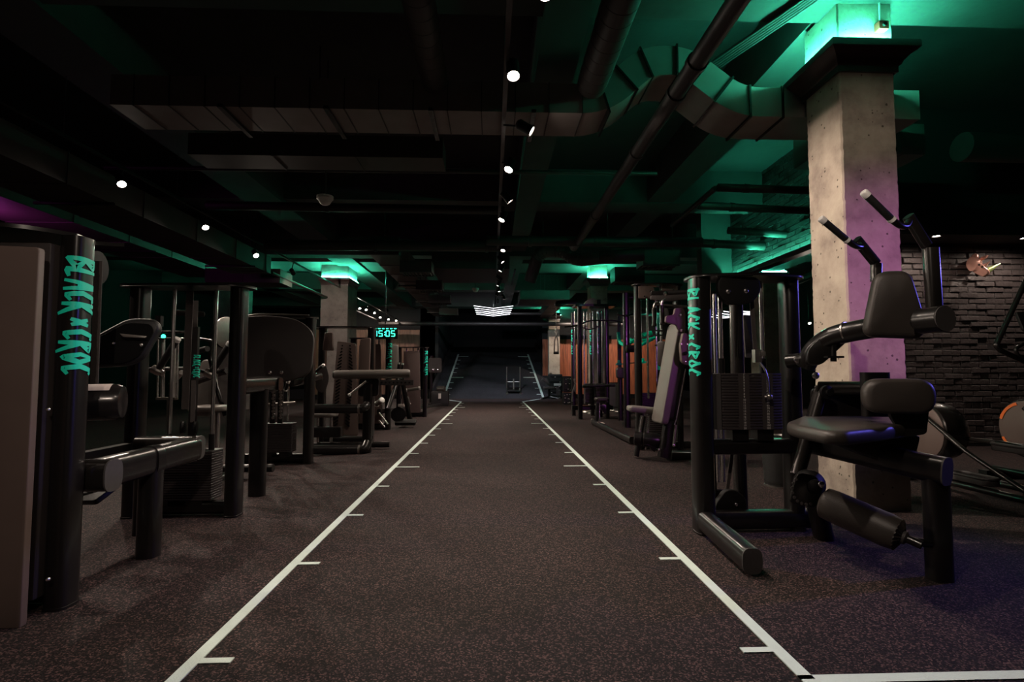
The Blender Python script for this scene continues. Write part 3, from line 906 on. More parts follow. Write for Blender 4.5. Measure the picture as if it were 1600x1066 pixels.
part('cross_tube', MB().sweep(sup(.062, .076, 3, 26), [(-2.3, 2.70, .565), (at(176, 733, 2.7).x, 2.70, .565)], (0, 0, 1)), STEEL2, L1)
part('end_cap', MB().sweep(sup(.063, .077, 3, 26), [(at(176, 733, 2.7).x, 2.70, .565), (at(176, 733, 2.7).x + .008, 2.70, .565)], (0, 0, 1)), CAPM, L1)
part('side_tube', MB().sweep(sup(.055, .082, 3, 26), [(-1.992, 2.76, .55), (-1.992, 3.20, .552)], (0, 0, 1)), STEEL2, L1)
part('side_tube', MB().sweep(sup(.055, .082, 3, 26), [(-1.992, 3.25, .552), (-1.992, 3.66, .555)], (0, 0, 1)), STEEL2, L1)
part('saddle_clamp', MB().sweep(sup(.063, .088, 3, 26), [(-1.992, 3.19, .55), (-1.992, 3.26, .55)], (0, 0, 1)), STEEL, L1)
part('cross_tube', MB().sweep(sup(.062, .076, 3, 26), [(-2.35, 3.66, .565), (-1.955, 3.66, .565)], (0, 0, 1)), STEEL2, L1)
part('end_cap', MB().sweep(sup(.063, .077, 3, 26), [(-1.955, 3.66, .565), (-1.947, 3.66, .565)], (0, 0, 1)), CAPM, L1)
part('leg', MB().sweep(sup(.058, .055, 3, 24), [(-1.992, 3.225, 0), (-1.992, 3.225, .52)], (0, 1, 0)), STEEL, L1)
part('leg', MB().sweep(sup(.055, .055, 3, 24), [(-2.3, 3.66, 0), (-2.3, 3.66, .52)], (0, 1, 0)), STEEL, L1)
# counterweight drum with a paper label
d0, d1 = V((-2.36, 2.82, .905)), at(194, 628, 2.95)
dr = part('counterweight', MB().lathe(d0, d1 - d0, [(.08, 0), (.096, .012), (.096, (d1 - d0).length - .03), (.085, (d1 - d0).length - .005), (.06, (d1 - d0).length)], 32), STEEL2, L1)
dn = (d1 - d0).normalized()
lab = MB()
sd = V((0, 0, 1)).cross(dn).normalized()
rg = []
for s_ in (.55, .88):
    rg.append([d0.lerp(d1, s_) + (V((0, 0, 1)) * math.cos(a) + (-sd) * -math.sin(a)) * .0975 for a in [math.radians(q) for q in (-48, -36, -24, -12, 0, 12)]])
lab.add(rg[0] + rg[1], [(i, i + 1, i + 7, i + 6) for i in range(5)])
part('paper_label', lab, PAPER, dr, 'white paper label on the drum')
# pulley, belt and the dark back pad
pulley(L1, (-2.02, 2.76, 1.60), (1, .1, 0), .085)
part('belt', MB().sweep(rect(.02, .002), [at(154, 408, 2.72), at(147, 600, 2.75)], (0, 1, 0)), BELT, L1)
pb = at(200, 536, 3.15)
PS = 3.15 / FPX
outl = [(-62, -18), (-42, 8), (0, 38), (36, 37), (44, 24), (24, -24), (4, -36), (-62, -40)]
bp_ = pad('back_pad', rpoly([(x * PS, y * PS) for x, y in outl], [.02, .03, .05, .03, .03, .05, .05, .02], 5), pb, (.97, .24, 0), (0, .15, 1), .075, RUBBER, L1, .025, .004, 'black pad seen from behind with a slot and two bolts')
nb = V((.97, .24, 0)).cross(V((0, .15, 1))).normalized()
part('pad_backing', MB().slab(rpoly([(x * PS * .86, y * PS * .84 - .012) for x, y in outl], .03, 4), pb + nb * .045, (.97, .24, 0), (0, .15, 1), .012, .003), BLACKM, bp_)
part('hand_slot', MB().slab(rpoly([(-.07, .012), (.065, 0), (.06, -.012), (-.05, -.008)], .005, 3), at(209, 525, 3.08), (.97, .24, 0), (0, .15, 1), .008, .002), ALU, bp_)
for q in ((178, 537), (221, 539)):
    bolt(bp_, at(*q, 3.08), nb, .009)
part('pad_arm', MB().tube([(-2.35, 2.9, 1.1), pb + V((-.1, .1, -.02)), pb + V((0, .06, 0))], .03, 12, .05), STEEL, L1)
part('foot_rest', MB().slab(rpoly(rect(.10, .07), .02), at(150, 772, 3.0), (.9, -.4, .1), (.3, .7, .45), .03, .008), RUBBER, L1)
part('foot_rest_arm', MB().tube([at(150, 772, 3.0), (-2.5, 3.05, .35), (-2.5, 3.1, .55)], .02, 10, .04), STEEL, L1)
part('inner_rail', MB().box((-2.42, 3.18, .555), (.06, .95, .08)), STEEL, L1)

# ------------------------------------------------------------------ second machine on the left: open tower with chrome rods
L2 = thing('chest_press_machine', 'open black weight tower with chrome guide rods, second machine from the front on the left', 'gym machine', (-2.2, 4.4, 0))
post(L2, -1.925, 4.10, 1.705); post(L2, -2.66, 4.10, 1.705)
top_plate(L2, [(-2.80, 4.02), (-2.3, 3.96), (-1.95, 3.96), (-1.82, 4.08), (-1.84, 4.24), (-2.8, 4.24)], 1.705)
oval_tube('base_tube', (-2.66, 4.12, .06), (-1.9, 4.12, .06), L2, .05, .05, caps=False)
for x in (-2.435, -2.12):
    rods(L2, (x,), 4.14, .50, 1.70, .014)
    part('rod_sleeve', MB().cyl((x, 4.14, .48), (x, 4.14, .60), .021, 12), DARK, L2)
stack(L2, -2.60, -2.07, 4.14, .12, 20, .0182, .17)
for x in (-2.45, -2.2):
    part('stack_support', MB().box((x, 4.14, .10), (.12, .14, .04)), STEEL, L2)
part('belt', MB().sweep(rect(.028, .002), [at(297, 455, 4.2), at(289, 640, 4.2)], (0, 1, 0)), BELT, L2)
part('belt', MB().sweep(rect(.018, .002), [at(306, 470, 4.3), at(301, 660, 4.25)], (0, 1, 0)), BELT, L2)
for x in (286, 305):
    pulley(L2, at(x, 668, 4.25), (1, .3, 0), .05)
part('weight_column', MB().box(at(303, 600, 4.28), (.05, .03, .9)), STEEL, L2)
words(L2, at(303, 560, 4.24).x, 4.27, 1, 1.20, .18, .05, -.02, a=.028, b=.02)
# press arm with two slanting grips
part('press_bar', MB().tube([at(205, 577, 4.75), at(240, 577, 4.7), at(300, 576, 4.75), at(330, 584, 4.7), at(357, 577, 4.8)], .017, 12, .03), STEEL, L2)
for a, b, Y in (((247, 578), (275, 533), 4.55), ((330, 583), (358, 540), 4.6)):
    gg = grip(L2, at(*a, Y), at(*b, Y - .05), .027)
    part('grip_clamp', MB().lathe(at(a[0] - 9, a[1] - 2, Y), at(a[0] + 8, a[1] + 6, Y) - at(a[0] - 9, a[1] - 2, Y), [(.02, 0), (.036, .006), (.036, .06), (.024, .08), (.024, .1)], 14), ALU, gg)
part('grip_arm', MB().tube([at(308, 597, 4.9), at(355, 580, 4.75)], .026, 14), STEEL2, L2)
part('grip_arm', MB().tube([at(268, 600, 4.9), at(284, 582, 4.7)], .022, 14), ALU, L2)
# yoke with chrome tubes on the far left of the tower
part('yoke_plate', MB().slab(rpoly(rect(.11, .05), .04), at(266, 519, 4.6), (1, .1, 0), (0, 1, .1), .02, .004), STEEL2, L2)
part('yoke_plate', MB().slab(rpoly(rect(.11, .05), .04), at(264, 529, 4.6), (1, .1, 0), (0, 1, .1), .012, .004), STEEL, L2)
for x in (247, 255, 272, 278):
    part('yoke_tube', MB().cyl(at(x, 530, 4.65), at(x - 1, 622, 4.65), .016 if x in (255, 272) else .009, 12), CHROME, L2)
part('yoke_foot', MB().box(at(261, 623, 4.65), (.16, .05, .02)), ALU, L2)
part('yoke_stem', MB().cyl(at(264, 625, 4.65), at(264, 682, 4.65), .018, 12), ALU, L2)
part('yoke_block', MB().box(at(249, 502, 4.6), (.045, .045, .09)), STEEL, L2)
bolt(L2, at(255.5, 526, 4.58), (0.1, -1, 0), .018, 'green_button', GDIG)
# seat assembly behind
sb = at(331, 638, 5.5)
pad('seat', rpoly(rect(.19, .17), .12, 6), sb, (1, 0, 0), (0, 1, 0), .05, VINYLG, L2, .02)
for x in (334, 341):
    part('seat_post', MB().cyl(at(x, 645, 5.5), V((at(x, 645, 5.5).x, 5.5, .10)), .022, 12), CHROME, L2)
bpd = at(322, 606, 5.75)
pad('backrest', rpoly([(-.12, -.30), (.12, -.30), (.09, .30), (-.09, .30)], .05), bpd, (.95, -.2, .0), (-.42, .25, .85), .06, VINYLG, L2, .02)
part('back_frame', MB().tube([at(352, 650, 5.6), at(340, 612, 5.6), at(328, 560, 5.7), at(331, 520, 5.7)], .022, 12, .04), STEEL2, L2)
part('seat_frame', MB().tube([(-2.85, 5.5, .10), (-2.2, 5.5, .10)], .04, 14), STEEL, L2)
part('seat_frame', MB().tube([(-2.5, 5.55, .10), (-2.5, 4.15, .08)], .035, 14), STEEL, L2)
cm = pulley(L2, at(352, 520, 5.2), (1, -.35, 0), .15, 'cam_disc', .03)
part('cam_rim', MB().lathe(at(352, 520, 5.2), (1, -.35, 0), [(.14, .016), (.152, .018), (.152, .024), (.14, .026)], 30), ALU, cm)
part('lever_link', MB().tube([at(312, 548, 5.0), at(324, 545, 4.95)], .026, 12), DARK, L2)
part('cross_bar', MB().tube([at(300, 527, 5.0), at(332, 533, 4.9)], .012, 10), STEEL, L2)
part('upper_link', MB().slab(rpoly(rect(.13, .025), .02), at(296, 490, 4.9), (1, .1, -.05), (0, 0, 1), .02, .004), STEEL2, L2)
# side tube and wide support leg beyond the tower
part('side_tube', MB().sweep(sup(.055, .07, 3, 24), [(-2.02, 4.3, .955), (-2.02, 5.05, .96)], (0, 0, 1)), STEEL2, L2)
part('cross_tube', MB().sweep(sup(.055, .06, 3, 24), [(-2.3, 5.0, .955), (-1.95, 5.0, .955)], (0, 0, 1)), STEEL2, L2)
part('leg', MB().sweep(sup(.07, .05, 3, 24), [(-2.03, 4.74, 0), (-2.03, 4.74, .92)], (0, 1, 0)), STEEL, L2)

# ------------------------------------------------------------------ third machine: leg press with its big footplate
L3 = thing('leg_press_machine', 'black leg press with a broad rounded footplate, third machine from the front on the left', 'gym machine', (-2.6, 6.2, 0))
post(L3, -2.155, 6.38, 1.705); post(L3, -2.98, 6.38, 1.705)
top_plate(L3, [(-3.08, 6.28), (-2.6, 6.24), (-2.2, 6.26), (-2.08, 6.36), (-2.09, 6.5), (-3.08, 6.5)], 1.705)
oval_tube('base_tube', (-2.98, 6.4, .06), (-2.16, 6.4, .06), L3, .05, .055, caps=False)
fp = at(432, 542, 5.55)
S = 5.55 / FPX
foot = pad('footplate', rpoly([(-64 * S, -38 * S), (-20 * S, -56 * S), (14 * S, -56 * S), (56 * S, -44 * S), (57 * S, 22 * S), (30 * S, 44 * S), (-18 * S, 50 * S), (-62 * S, 46 * S)], [.12, .2, .2, .12, .15, .2, .2, .12], 7), fp, (1, .02, 0), (0, .16, 1), .035, SHROUDD, L3, .012, .0)
for q in ((422, 582), (440, 582)):
    bolt(foot, at(*q, 5.44), (0, -1, 0), .018)
part('footplate_arm', MB().tube([fp + V((0, .04, -.2)), (-2.7, 6.2, .85)], .04, 12), STEEL, L3)
for xx in (426.5, 438):
    for k in range(11):
        py = 603 + k * 5
        part('adjuster_hole', MB().lathe(at(xx + (k % 2), py, 5.75), (0, -1, 0), [(.016, -.004), (.016, .004), (.010, .005)], 10), ALU, L3)
part('adjuster_bar', MB().box(at(426.5, 628, 5.85), (.05, .03, .46)).box(at(438.5, 628, 5.85), (.05, .03, .46)), STEEL, L3)
rods(L3, (at(451, 600, 6.3).x,), 6.3, .5, 1.7, .013); rods(L3, (at(411, 600, 6.3).x,), 6.3, .5, 1.7, .013)
stack(L3, at(410, 680, 6.3).x, at(460, 680, 6.3).x, 6.3, .15, 18, .0182, .16)
for x in (422, 447):
    part('stack_support', MB().box((at(x, 680, 6.3).x, 6.3, .12), (.1, .14, .055)), STEEL, L3)
oval_tube('lever_arm', at(455, 598, 6.15), at(500, 589, 7.0), L3, .035, .05, m=STEEL2)
grip(L3, at(446, 610, 6.0), at(450, 598, 5.95), .018); grip(L3, at(492, 582, 6.6), at(504, 572, 6.55), .018)
part('link_bar', MB().cyl(at(415, 632, 6.2), at(462, 629, 6.2), .012, 10), ALU, L3)
part('curved_rail', MB().tube([at(360, 500, 6.2), at(400, 491, 6.22), (-2.16, 6.33, 1.735)], .012, 10, .1), ALU, L3)

# ------------------------------------------------------------------ fourth machine: shroud printed with tyre tread
L4 = thing('seated_dip_machine', 'machine with a tyre tread pattern on its shroud and a long padded bar', 'gym machine', (-2.1, 7.6, 0))
post(L4, -1.80, 8.0, 1.72); post(L4, -2.52, 8.0, 1.72)
top_plate(L4, [(-2.62, 7.9), (-2.1, 7.86), (-1.84, 7.9), (-1.73, 8.0), (-1.74, 8.12), (-2.62, 8.12)], 1.72)
oval_tube('base_tube', (-2.52, 8.02, .06), (-1.8, 8.02, .06), L4, .05, .055, caps=False)
c0 = at(538, 610, 7.82)
shq = [(x, z) for x, z in ((-.20, -.72), (.20, -.72), (.15, .62), (-.12, .66))]
shr = part('shroud', MB().slab(rpoly(shq, .03, 3), (c0.x, 7.86, .86), (1, 0, 0), (0, 0, 1), .04, .008), SHROUD, L4)
tread = MB()
for side, cxo in ((-1, -.06), (1, .035)):
    for k in range(26):
        z_ = .30 + k * .046
        wd = .075 * math.sin(min(1, (1.52 - z_) / .5) * PI / 2) * (1 if z_ < 1.5 else .3)
        if wd > .01:
            a_ = .6 * side
            R_ = Matrix.Rotation(a_, 3, 'Y')
            tread.box((c0.x + cxo + side * wd * .5 - (z_ - .86) * -.04, 7.836, z_), (wd, .012, .019), rot=R_)
part('tread_ribs', tread, DARK, shr, kind='stuff')
part('side_shroud', MB().slab(rpoly([(-.06, -.62), (.06, -.62), (.09, .62), (-.06, .60)], .03), (at(568, 600, 7.85).x, 7.87, .95), (1, 0, 0), (0, 0, 1), .05, .01), SHROUD, L4)
pk = part('cover_panel', MB().slab(rpoly([(-.075, -.12), (.075, -.12), (.06, .14), (-.045, .14)], .02), at(513, 535, 7.7), (1, 0, 0), (0, 0, 1), .05, .008), SHROUD, L4)
part('side_cam', MB().slab(rpoly([(-.09, -.14), (.03, -.22), (.1, 0), (.05, .2), (-.05, .18)], .08, 5), at(503, 592, 7.4), (1, .2, 0), (0, 0, 1), .03, .005), SHROUDD, L4)
part('padded_bar', MB().lathe(at(521, 586, 7.1), at(636, 584, 7.3) - at(521, 586, 7.1), [(.02, 0), (.05, .006), (.06, .03), (.06, .96), (.05, .99), (.02, .995)], 22), VINYLG, L4)
part('bar_end_cap', MB().lathe(at(521, 586, 7.1), (-1, -.1, 0), [(.05, -.005), (.035, .006)], 20), ALU, L4)
part('lower_tube', MB().sweep(sup(.055, .06, 3, 22), [at(487, 639, 6.95), at(566, 639, 7.1)], (0, 0, 1)), STEEL, L4)
part('lower_tube', MB().sweep(sup(.055, .06, 3, 22), [at(487, 703, 6.95), at(562, 703, 7.1)], (0, 0, 1)), STEEL, L4)
for y_, e_ in ((639, 12), (703, 20)):
    part('tube_elbow', MB().tube([at(560, y_, 7.1), at(570, y_ - 1, 7.1), at(577, y_ - e_, 7.25)], .058, 18, .05), STEEL2, L4)
    part('tube_collar', MB().cyl(at(560, y_, 7.08), at(563, y_, 7.08), .064, 20), ALU, L4)
part('front_post', MB().sweep(sup(.062, .06, 3.4, 24), [at(573, 708, 7.2) * 1.0 + V((0, 0, 0)), at(576, 600, 7.2)], (0, 1, 0)), STEEL, L4)
part('pivot_housing', MB().slab(rpoly([(-.13, -.14), (.13, -.14), (.14, .1), (-.12, .1)], .04), at(576, 603, 7.25), (1, .1, 0), (0, 0, 1), .1, .012), STEEL, L4)
hb_ = part('hole_bar', MB().box(at(615, 598, 7.5), (.56, .03, .075)), CAPM, L4)
for k in range(9):
    part('adjuster_hole', MB().cyl(at(590 + k * 6.2, 598, 7.48), at(590 + k * 6.2, 598, 7.468), .014, 10), DARK, hb_)
part('lever', MB().tube([at(546, 617, 6.9), at(572, 596, 7.0)], .013, 10), ALU, L4)
part('lever_knob', MB().ball(at(546, 617, 6.9), .022, 10, 6), WHITE, L4)
pad('seat', rpoly(rect(.17, .15), .09, 5), at(507, 648, 7.5), (1, 0, 0), (0, 1, 0), .06, VINYLG, L4, .025)
for x in (497, 518):
    part('seat_post', MB().cyl(at(x, 652, 7.5), V((at(x, 652, 7.5).x, 7.5, .06)), .02, 12), CHROME, L4)
part('seat_block', MB().slab(rpoly(rect(.2, .07), .02), at(511, 675, 7.45), (1, 0, 0), (0, 0, 1), .12, .01), STEEL, L4)
part('seat_frame', MB().tube([(at(507, 650, 7.5).x - .15, 7.5, .06), (at(507, 650, 7.5).x + .9, 7.5, .06)], .04, 14), STEEL, L4)

# ------------------------------------------------------------------ farther towers on both sides: one builder, many settings
def tower(name, label, cat, x0, x1, y, h, side, shroud=None, text=True, n=16, tz=None, z_stack=.14):
    """open weight tower; x0 the post towards the lane"""
    t = thing(name, label, cat, ((x0 + x1) / 2, y, 0))
    post(t, x0, y, h); post(t, x1, y, h)
    a, b = min(x0, x1), max(x0, x1)
    top_plate(t, [(a - .08, y - .1), ((a + b) / 2, y - .14), (b + .08, y - .1), (b + .08, y + .12), (a - .08, y + .12)], h)
    oval_tube('base_tube', (a, y, .06), (b, y, .06), t, .05, .055, caps=False)
    m_ = (a + b) / 2
    q = min(.15, (b - a) * .22)
    rods(t, (m_ - q, m_ + q), y, z_stack, h, .014)
    stack(t, m_ - q - .07, m_ + q + .07, y, z_stack, n, .02, .16)
    part('stack_support', MB().box((m_, y, (z_stack + .09) / 2 + .02), (.26, .12, z_stack - .09)), STEEL, t)
    part('belt', MB().sweep(rect(.015, .0015), [(m_ + .02, y - .02, h), (m_ + .03, y - .02, z_stack + n * .02)], (0, 1, 0)), BELT, t)
    if shroud:
        part('shroud', MB().slab(rpoly([(-(b - a) * .36, -.72), ((b - a) * .36, -.72), ((b - a) * .30, .74), (-(b - a) * .30, .74)], .04), (m_, y - .1, h * .5), (1, 0, 0), (0, 0, 1), .03, .006), shroud, t)
    if text:
        words(t, x0, y, side, (tz or h * .95), .6, .15, -.03 if side > 0 else .03)
    return t
L5 = tower('shoulder_press_machine', 'machine with a dark curved shroud standing under the green digital clock', 'gym machine', -1.93, -2.58, 10.0, 1.68, 1, SHROUD)
L6 = tower('leg_curl_machine', 'farthest shrouded weight tower on the left, in front of the brown boards', 'gym machine', -1.60, -2.22, 12.8, 1.64, 1, SHROUD)
# press bench of the shoulder press
pad('backrest', rpoly(rect(.10, .34), .06), at(615, 565, 10.6), (.8, .5, 0), (-.12, .0, 1), .07, VINYLG, L5, .025)
for a, b in (((623, 569), (622, 578)), ((629, 570), (628, 580))):
    grip(L5, at(*b, 10.2), at(*a, 10.2), .022)
part('press_arm', MB().tube([at(606, 640, 9.7), at(626, 580, 10.2)], .04, 12), STEEL, L5)
part('press_arm', MB().tube([at(640, 655, 10.6), at(628, 590, 10.3)], .05, 14), STEEL, L5)
grip(L5, at(635, 610, 10.2), at(654, 607, 10.25), .032, m=VINYLG)
grip(L5, at(588, 632, 9.2), at(596, 626, 9.1), .045, m=VINYLG)
for a, b in (((592, 645), (606, 663)), ((592, 657), (601, 668)), ((637, 620), (641, 632))):
    part('chrome_strut', MB().cyl(at(*a, 9.4), at(*b, 9.4), .016, 10), CHROME, L5)
part('footplate', MB().slab(rpoly(rect(.2, .09), .03), at(634, 660, 10.4), (1, 0, 0), (0, .9, .3), .06, .01), RUBBER, L5)
pulley(L5, at(622, 648, 10.4), (.4, -1, 0), .14, 'cam_disc', .05)
oval_tube('floor_rail', at(592, 643, 9.6), at(638, 638.5, 12.3), L5, .035, .045)
oval_tube('floor_rail', at(650, 637, 13.2), at(688, 633, 16.2), L6, .035, .045)
pk = part('paper_label', MB().box(at(627, 633.5, 11.4), (.13, .05, .05)), PAPER, L5, 'pale label on the rail')
# calf machine with a small seat back near the end of the left row
L7 = thing('calf_machine', 'small machine with a square grey pad at the far end of the left row', 'gym machine', (at(680, 632, 17.2).x, 17.2, 0))
pad('backrest', rpoly(rect(.21, .24), .08), at(680, 571, 17.0), (1, .1, 0), (0, .1, 1), .06, SHROUDD, L7, .02)
part('post', MB().sweep(sup(.05, .05, 3, 18), [(at(674, 570, 17.2).x, 17.2, 0), at(674, 556, 17.2)], (0, 1, 0)), STEEL, L7)
for x in (677, 684):
    bolt(L7, at(x, 578, 16.9), (0, -1, 0), .03)
part('weight_box', MB().slab(rpoly(rect(.27, .22), .04), at(688, 622, 16.9), (1, 0, 0), (0, 0, 1), .4, .02), RUBBER, L7)
part('roller', MB().lathe(at(683, 608, 16.8), (1, -.2, 0), [(.08, 0), (.1, .02), (.1, .24), (.08, .26)], 18), VINYL, L7)
part('base_frame', MB().box((at(686, 632, 17.0).x, 17.0, .04), (.62, .6, .08)), STEEL, L7)
part('paper_label', MB().box(at(687, 619, 16.65), (.08, .02, .16)), WHITE, L7, 'white label on the box')

# ------------------------------------------------------------------ right row: second machine (tall incline press tower)
R2 = thing('pulldown_machine', 'tall machine with a leaning grey back pad and cam plates coloured as if lit violet, second on the right', 'gym machine', (2.2, 6.6, 0))
t2x, t2y = at(997, 560, 7.3).x, 7.3
t2x1 = at(1060, 560, 7.3).x
h2 = 2.27
post(R2, t2x, t2y, h2, a=.045, b=.06); post(R2, t2x1, t2y, h2, a=.045, b=.06)
top_plate(R2, [(t2x - .07, t2y - .1), (t2x + .3, t2y - .16), (t2x1 + .07, t2y - .1), (t2x1 + .07, t2y + .12), (t2x - .07, t2y + .12)], h2)
oval_tube('base_tube', (t2x, t2y, .06), (t2x1 + .35, t2y, .06), R2, .05, .05, caps=False)
for a, Y in (((1010, 457), 7.2), ((1046, 455), 7.2)):
    pl = part('pulley_plate', MB().slab(rpoly(rect(.11, .085), [.01, .06, .06, .01], 4), at(*a, Y), (1, 0, 0), (0, 0, 1), .02, .003), SHROUD, R2)
    bolt(pl, at(a[0] + 6, a[1] - 2, Y - .02), (0, -1, 0), .012, m=DARK); bolt(pl, at(a[0] - 3, a[1] + 6, Y - .02), (0, -1, 0), .012, m=DARK)
rods(R2, (at(1013, 600, 7.3).x, at(1034, 600, 7.3).x), 7.3, .7, h2, .014)
stack(R2, at(1008, 600, 7.25).x, at(1033, 600, 7.25).x + .05, 7.25, .10, 18, .026, .18)
for k, yy in enumerate((450, 462)):
    part('swing_arm', MB().slab(rpoly([(-.2, -.02), (.05, -.045), (.32, -.02), (.32, .045), (.05, .035), (-.2, .035)], .02), at(1041, 466 - k * 7, 6.75), (1, -.2, 0), (0, 0, 1), .07, .012), SHROUDD if k == 0 else STEEL, R2)
bolt(R2, at(1040, 459, 6.66), (0, -1, 0), .03)
for (x0, y0, x1, y1, Y, r_) in ((1022, 481, 1022.5, 511, 6.6, .028), (1034, 477, 1035, 506, 6.4, .03)):
    gg = part('hanging_grip', MB().lathe(at(x0, y0, Y), at(x1, y1, Y) - at(x0, y0, Y), [(r_ * .7, 0), (r_, .01), (r_, .19), (r_ * 1.2, .215), (r_ * 1.2, .23), (r_ * .8, .24)], 16), STEEL2, R2)
    part('grip_hook', MB().tube([at(x0, y0, Y), at(x0 + 1, y0 - 6, Y), at(x0 + 6, y0 - 9, Y)], .018, 10, .02), ALU, gg)
part('swing_beam', MB().tube([at(1020, 476, 6.7), at(1075, 480, 6.5)], .02, 12), STEEL2, R2)
part('head_beam', MB().sweep(sup(.07, .06, 3, 20), [at(1038, 489, 6.6), at(1092, 486, 6.9)], (0, 0, 1)), STEEL, R2)
# cams
def pxslab(name, pts, Y, th, m, t, r=.03, rnd=.004, label=None):
    c = V((0, 0, 0))
    ps = [at(*p, Y) for p in pts]
    for p in ps: c += p
    c /= len(ps)
    poly = [(p.x - c.x, p.z - c.z) for p in ps]
    ar = sum(poly[i][0] * poly[(i + 1) % len(poly)][1] - poly[(i + 1) % len(poly)][0] * poly[i][1] for i in range(len(poly)))
    if ar < 0: poly.reverse()
    return part(name, MB().slab(rpoly(poly, r, 5), c, (1, 0, 0), (0, 0, 1), th, rnd), m, t, label)
CAMM = mat('violet_lit_plate', (0.13, 0.085, 0.085), 0.5, 0, (0.15, 6))  # pink of the violet light is put into the base colour
c1 = pxslab('cam_plate', [(1054, 482), (1066, 481), (1070, 490), (1070, 518), (1061, 519), (1056, 508), (1039, 504), (1040, 494), (1052, 492)], 6.08, .05, CAMM, R2, .02)
bolt(c1, at(1063.5, 492, 6.05), (0, -1, 0), .02); bolt(c1, at(1064.5, 516, 6.05), (0, -1, 0), .02)
c2 = pxslab('cam_plate', [(1066, 521), (1071, 521), (1076, 527), (1082, 532), (1081, 566), (1073, 572), (1064, 566), (1062, 540)], 5.98, .07, SHROUD, R2, .03)
for q in ((1064.5, 538), (1074, 538), (1071, 565)):
    bolt(c2, at(*q, 5.94), (0, -1, 0), .012)
part('stop_pin', MB().cyl(at(1072, 552, 5.96), at(1072, 552, 5.9), .02, 12), DARK, c2)
# back pad: front face seen at a slant, black rim to the right
u_ = (at(1058, 512, 6.25) - at(1034, 660, 6.2)).normalized()
cpt = (at(1054, 512, 6.3) + at(1034, 657, 6.2)) / 2
pad('backrest', rpoly(rect(.17, .60), .05), cpt + V((.0, 0, 0)), (.06, -1, 0), u_, .085, VINYLG, R2, .025)
part('back_frame', MB().slab(rpoly(rect(.13, .56), .04), cpt + V((.10, .03, 0)), (.06, -1, 0), u_, .09, .01), STEEL, R2)
part('main_beam', MB().sweep(sup(.075, .06, 3.2, 22), [at(1070, 540, 6.35), at(1037, 715, 6.32)], (0, 1, 0)), STEEL, R2)
part('cable_rod', MB().tube([at(1071, 576, 6.1), at(1057, 655, 6.1), at(1054, 664, 6.1)], .009, 8), CHROME, R2)
part('damper', MB().cyl(at(1056, 664, 6.1), at(1053, 694, 6.1), .016, 12), ALU, R2)
bolt(R2, at(1053, 696, 6.05), (0, -1, 0), .02)
pad('side_pad', rpoly(rect(.055, .17), .05), at(1034, 553, 6.9), (.8, -.5, 0), (0, 0, 1), .06, VINYL, R2, .02)
for y_ in (475 + 42, 524, 540):
    part('pad_bracket', MB().box(at(1030, y_, 7.0), (.12, .02, .02)), STEEL, R2)
sd_ = at(1009, 641, 6.55)
pad('seat', rpoly(rect(.225, .13), .05, 5), sd_, (.99, -.1, -.1), (.1, .99, 0), .07, VINYLG, R2, .025)
for a, b in (((1004, 650), (1000, 676)), ((1015, 650), (1009, 703))):
    part('seat_strut', MB().cyl(at(*a, 6.5), at(*b, 6.5), .016, 10), CHROME, R2)
part('seat_post', MB().sweep(sup(.03, .05, 3, 16), [at(1005, 650, 6.6), at(994, 713, 6.6)], (0, 1, 0)), STEEL, R2)
part('roller_hub', MB().lathe(at(991, 685, 6.5), at(1030, 689, 6.4) - at(991, 685, 6.5), [(.06, 0), (.085, .01), (.085, .09), (.07, .1), (.088, .12), (.088, .27), (.05, .33)], 24), STEEL, R2)
pxslab('hub_bracket', [(1005, 694), (1040, 692), (1034, 700), (1024, 701), (1022, 706), (1017, 703), (1014, 697)], 6.4, .06, STEEL, R2, .01)
part('foot_beam', MB().sweep(sup(.055, .06, 3, 18), [at(1045, 712, 6.4), at(1090, 712, 6.6)], (0, 0, 1)), STEEL, R2)
for q in ((1030, 703), (1039, 707)):
    bolt(R2, at(*q, 6.28), (0, -1, 0), .018)

# pole with a low rail and seat between the towers (row machine)
R4 = thing('low_row_machine', 'low row machine with a small stool seat and a white sticker on its floor rail', 'gym machine', (2.4, 10.4, 0))
rx = at(979, 560, 10.2).x
post(R4, rx, 10.2, 2.60, a=.06, b=.07)
part('cross_beam', MB().tube([(rx, 10.25, 2.52), (rx + 1.0, 10.25, 2.52)], .05, 12), STEEL, R4)
post(R4, rx + 1.0, 10.25, 2.60, a=.06, b=.07)
rods(R4, (rx + .3, rx + .62), 10.3, .85, 2.5, .015)
stack(R4, rx + .22, rx + .7, 10.3, .12, 18, .03, .2)
part('floor_rail', MB().sweep(sup(.045, .05, 3, 18), [at(927, 660, 10.75), at(988, 688, 7.75)], (0, 0, 1)), STEEL, R4)
part('sticker', MB().box(at(939, 665.5, 10.1) + V((0, -.0, .012)), (.11, .20, .09)), PAPER, R4, 'white sticker on the floor rail')
part('rail_wheel', MB().lathe(at(928, 659, 10.98), (-1, .0, 0), [(.05, 0), (.06, .01), (.06, .05), (.04, .06)], 16), ALU, R4)
pad('seat', rpoly(rect(.15, .13), .08, 5), at(940, 624, 11.2), (1, 0, 0), (0, 1, 0), .07, VINYL, R4, .025)
part('seat_post', MB().cyl(at(933, 630, 11.1), at(932, 660, 11.0), .035, 14), STEEL, R4)
part('seat_post', MB().cyl(at(937, 630, 11.05), at(937, 658, 11.0), .014, 10), CHROME, R4)
part('seat_bracket', MB().slab(rpoly([(-.14, .04), (.14, .05), (.1, -.1), (.02, -.16), (-.08, -.02)], .03), at(944, 636, 11.2), (1, 0, 0), (0, 0, 1), .08, .01), STEEL, R4)
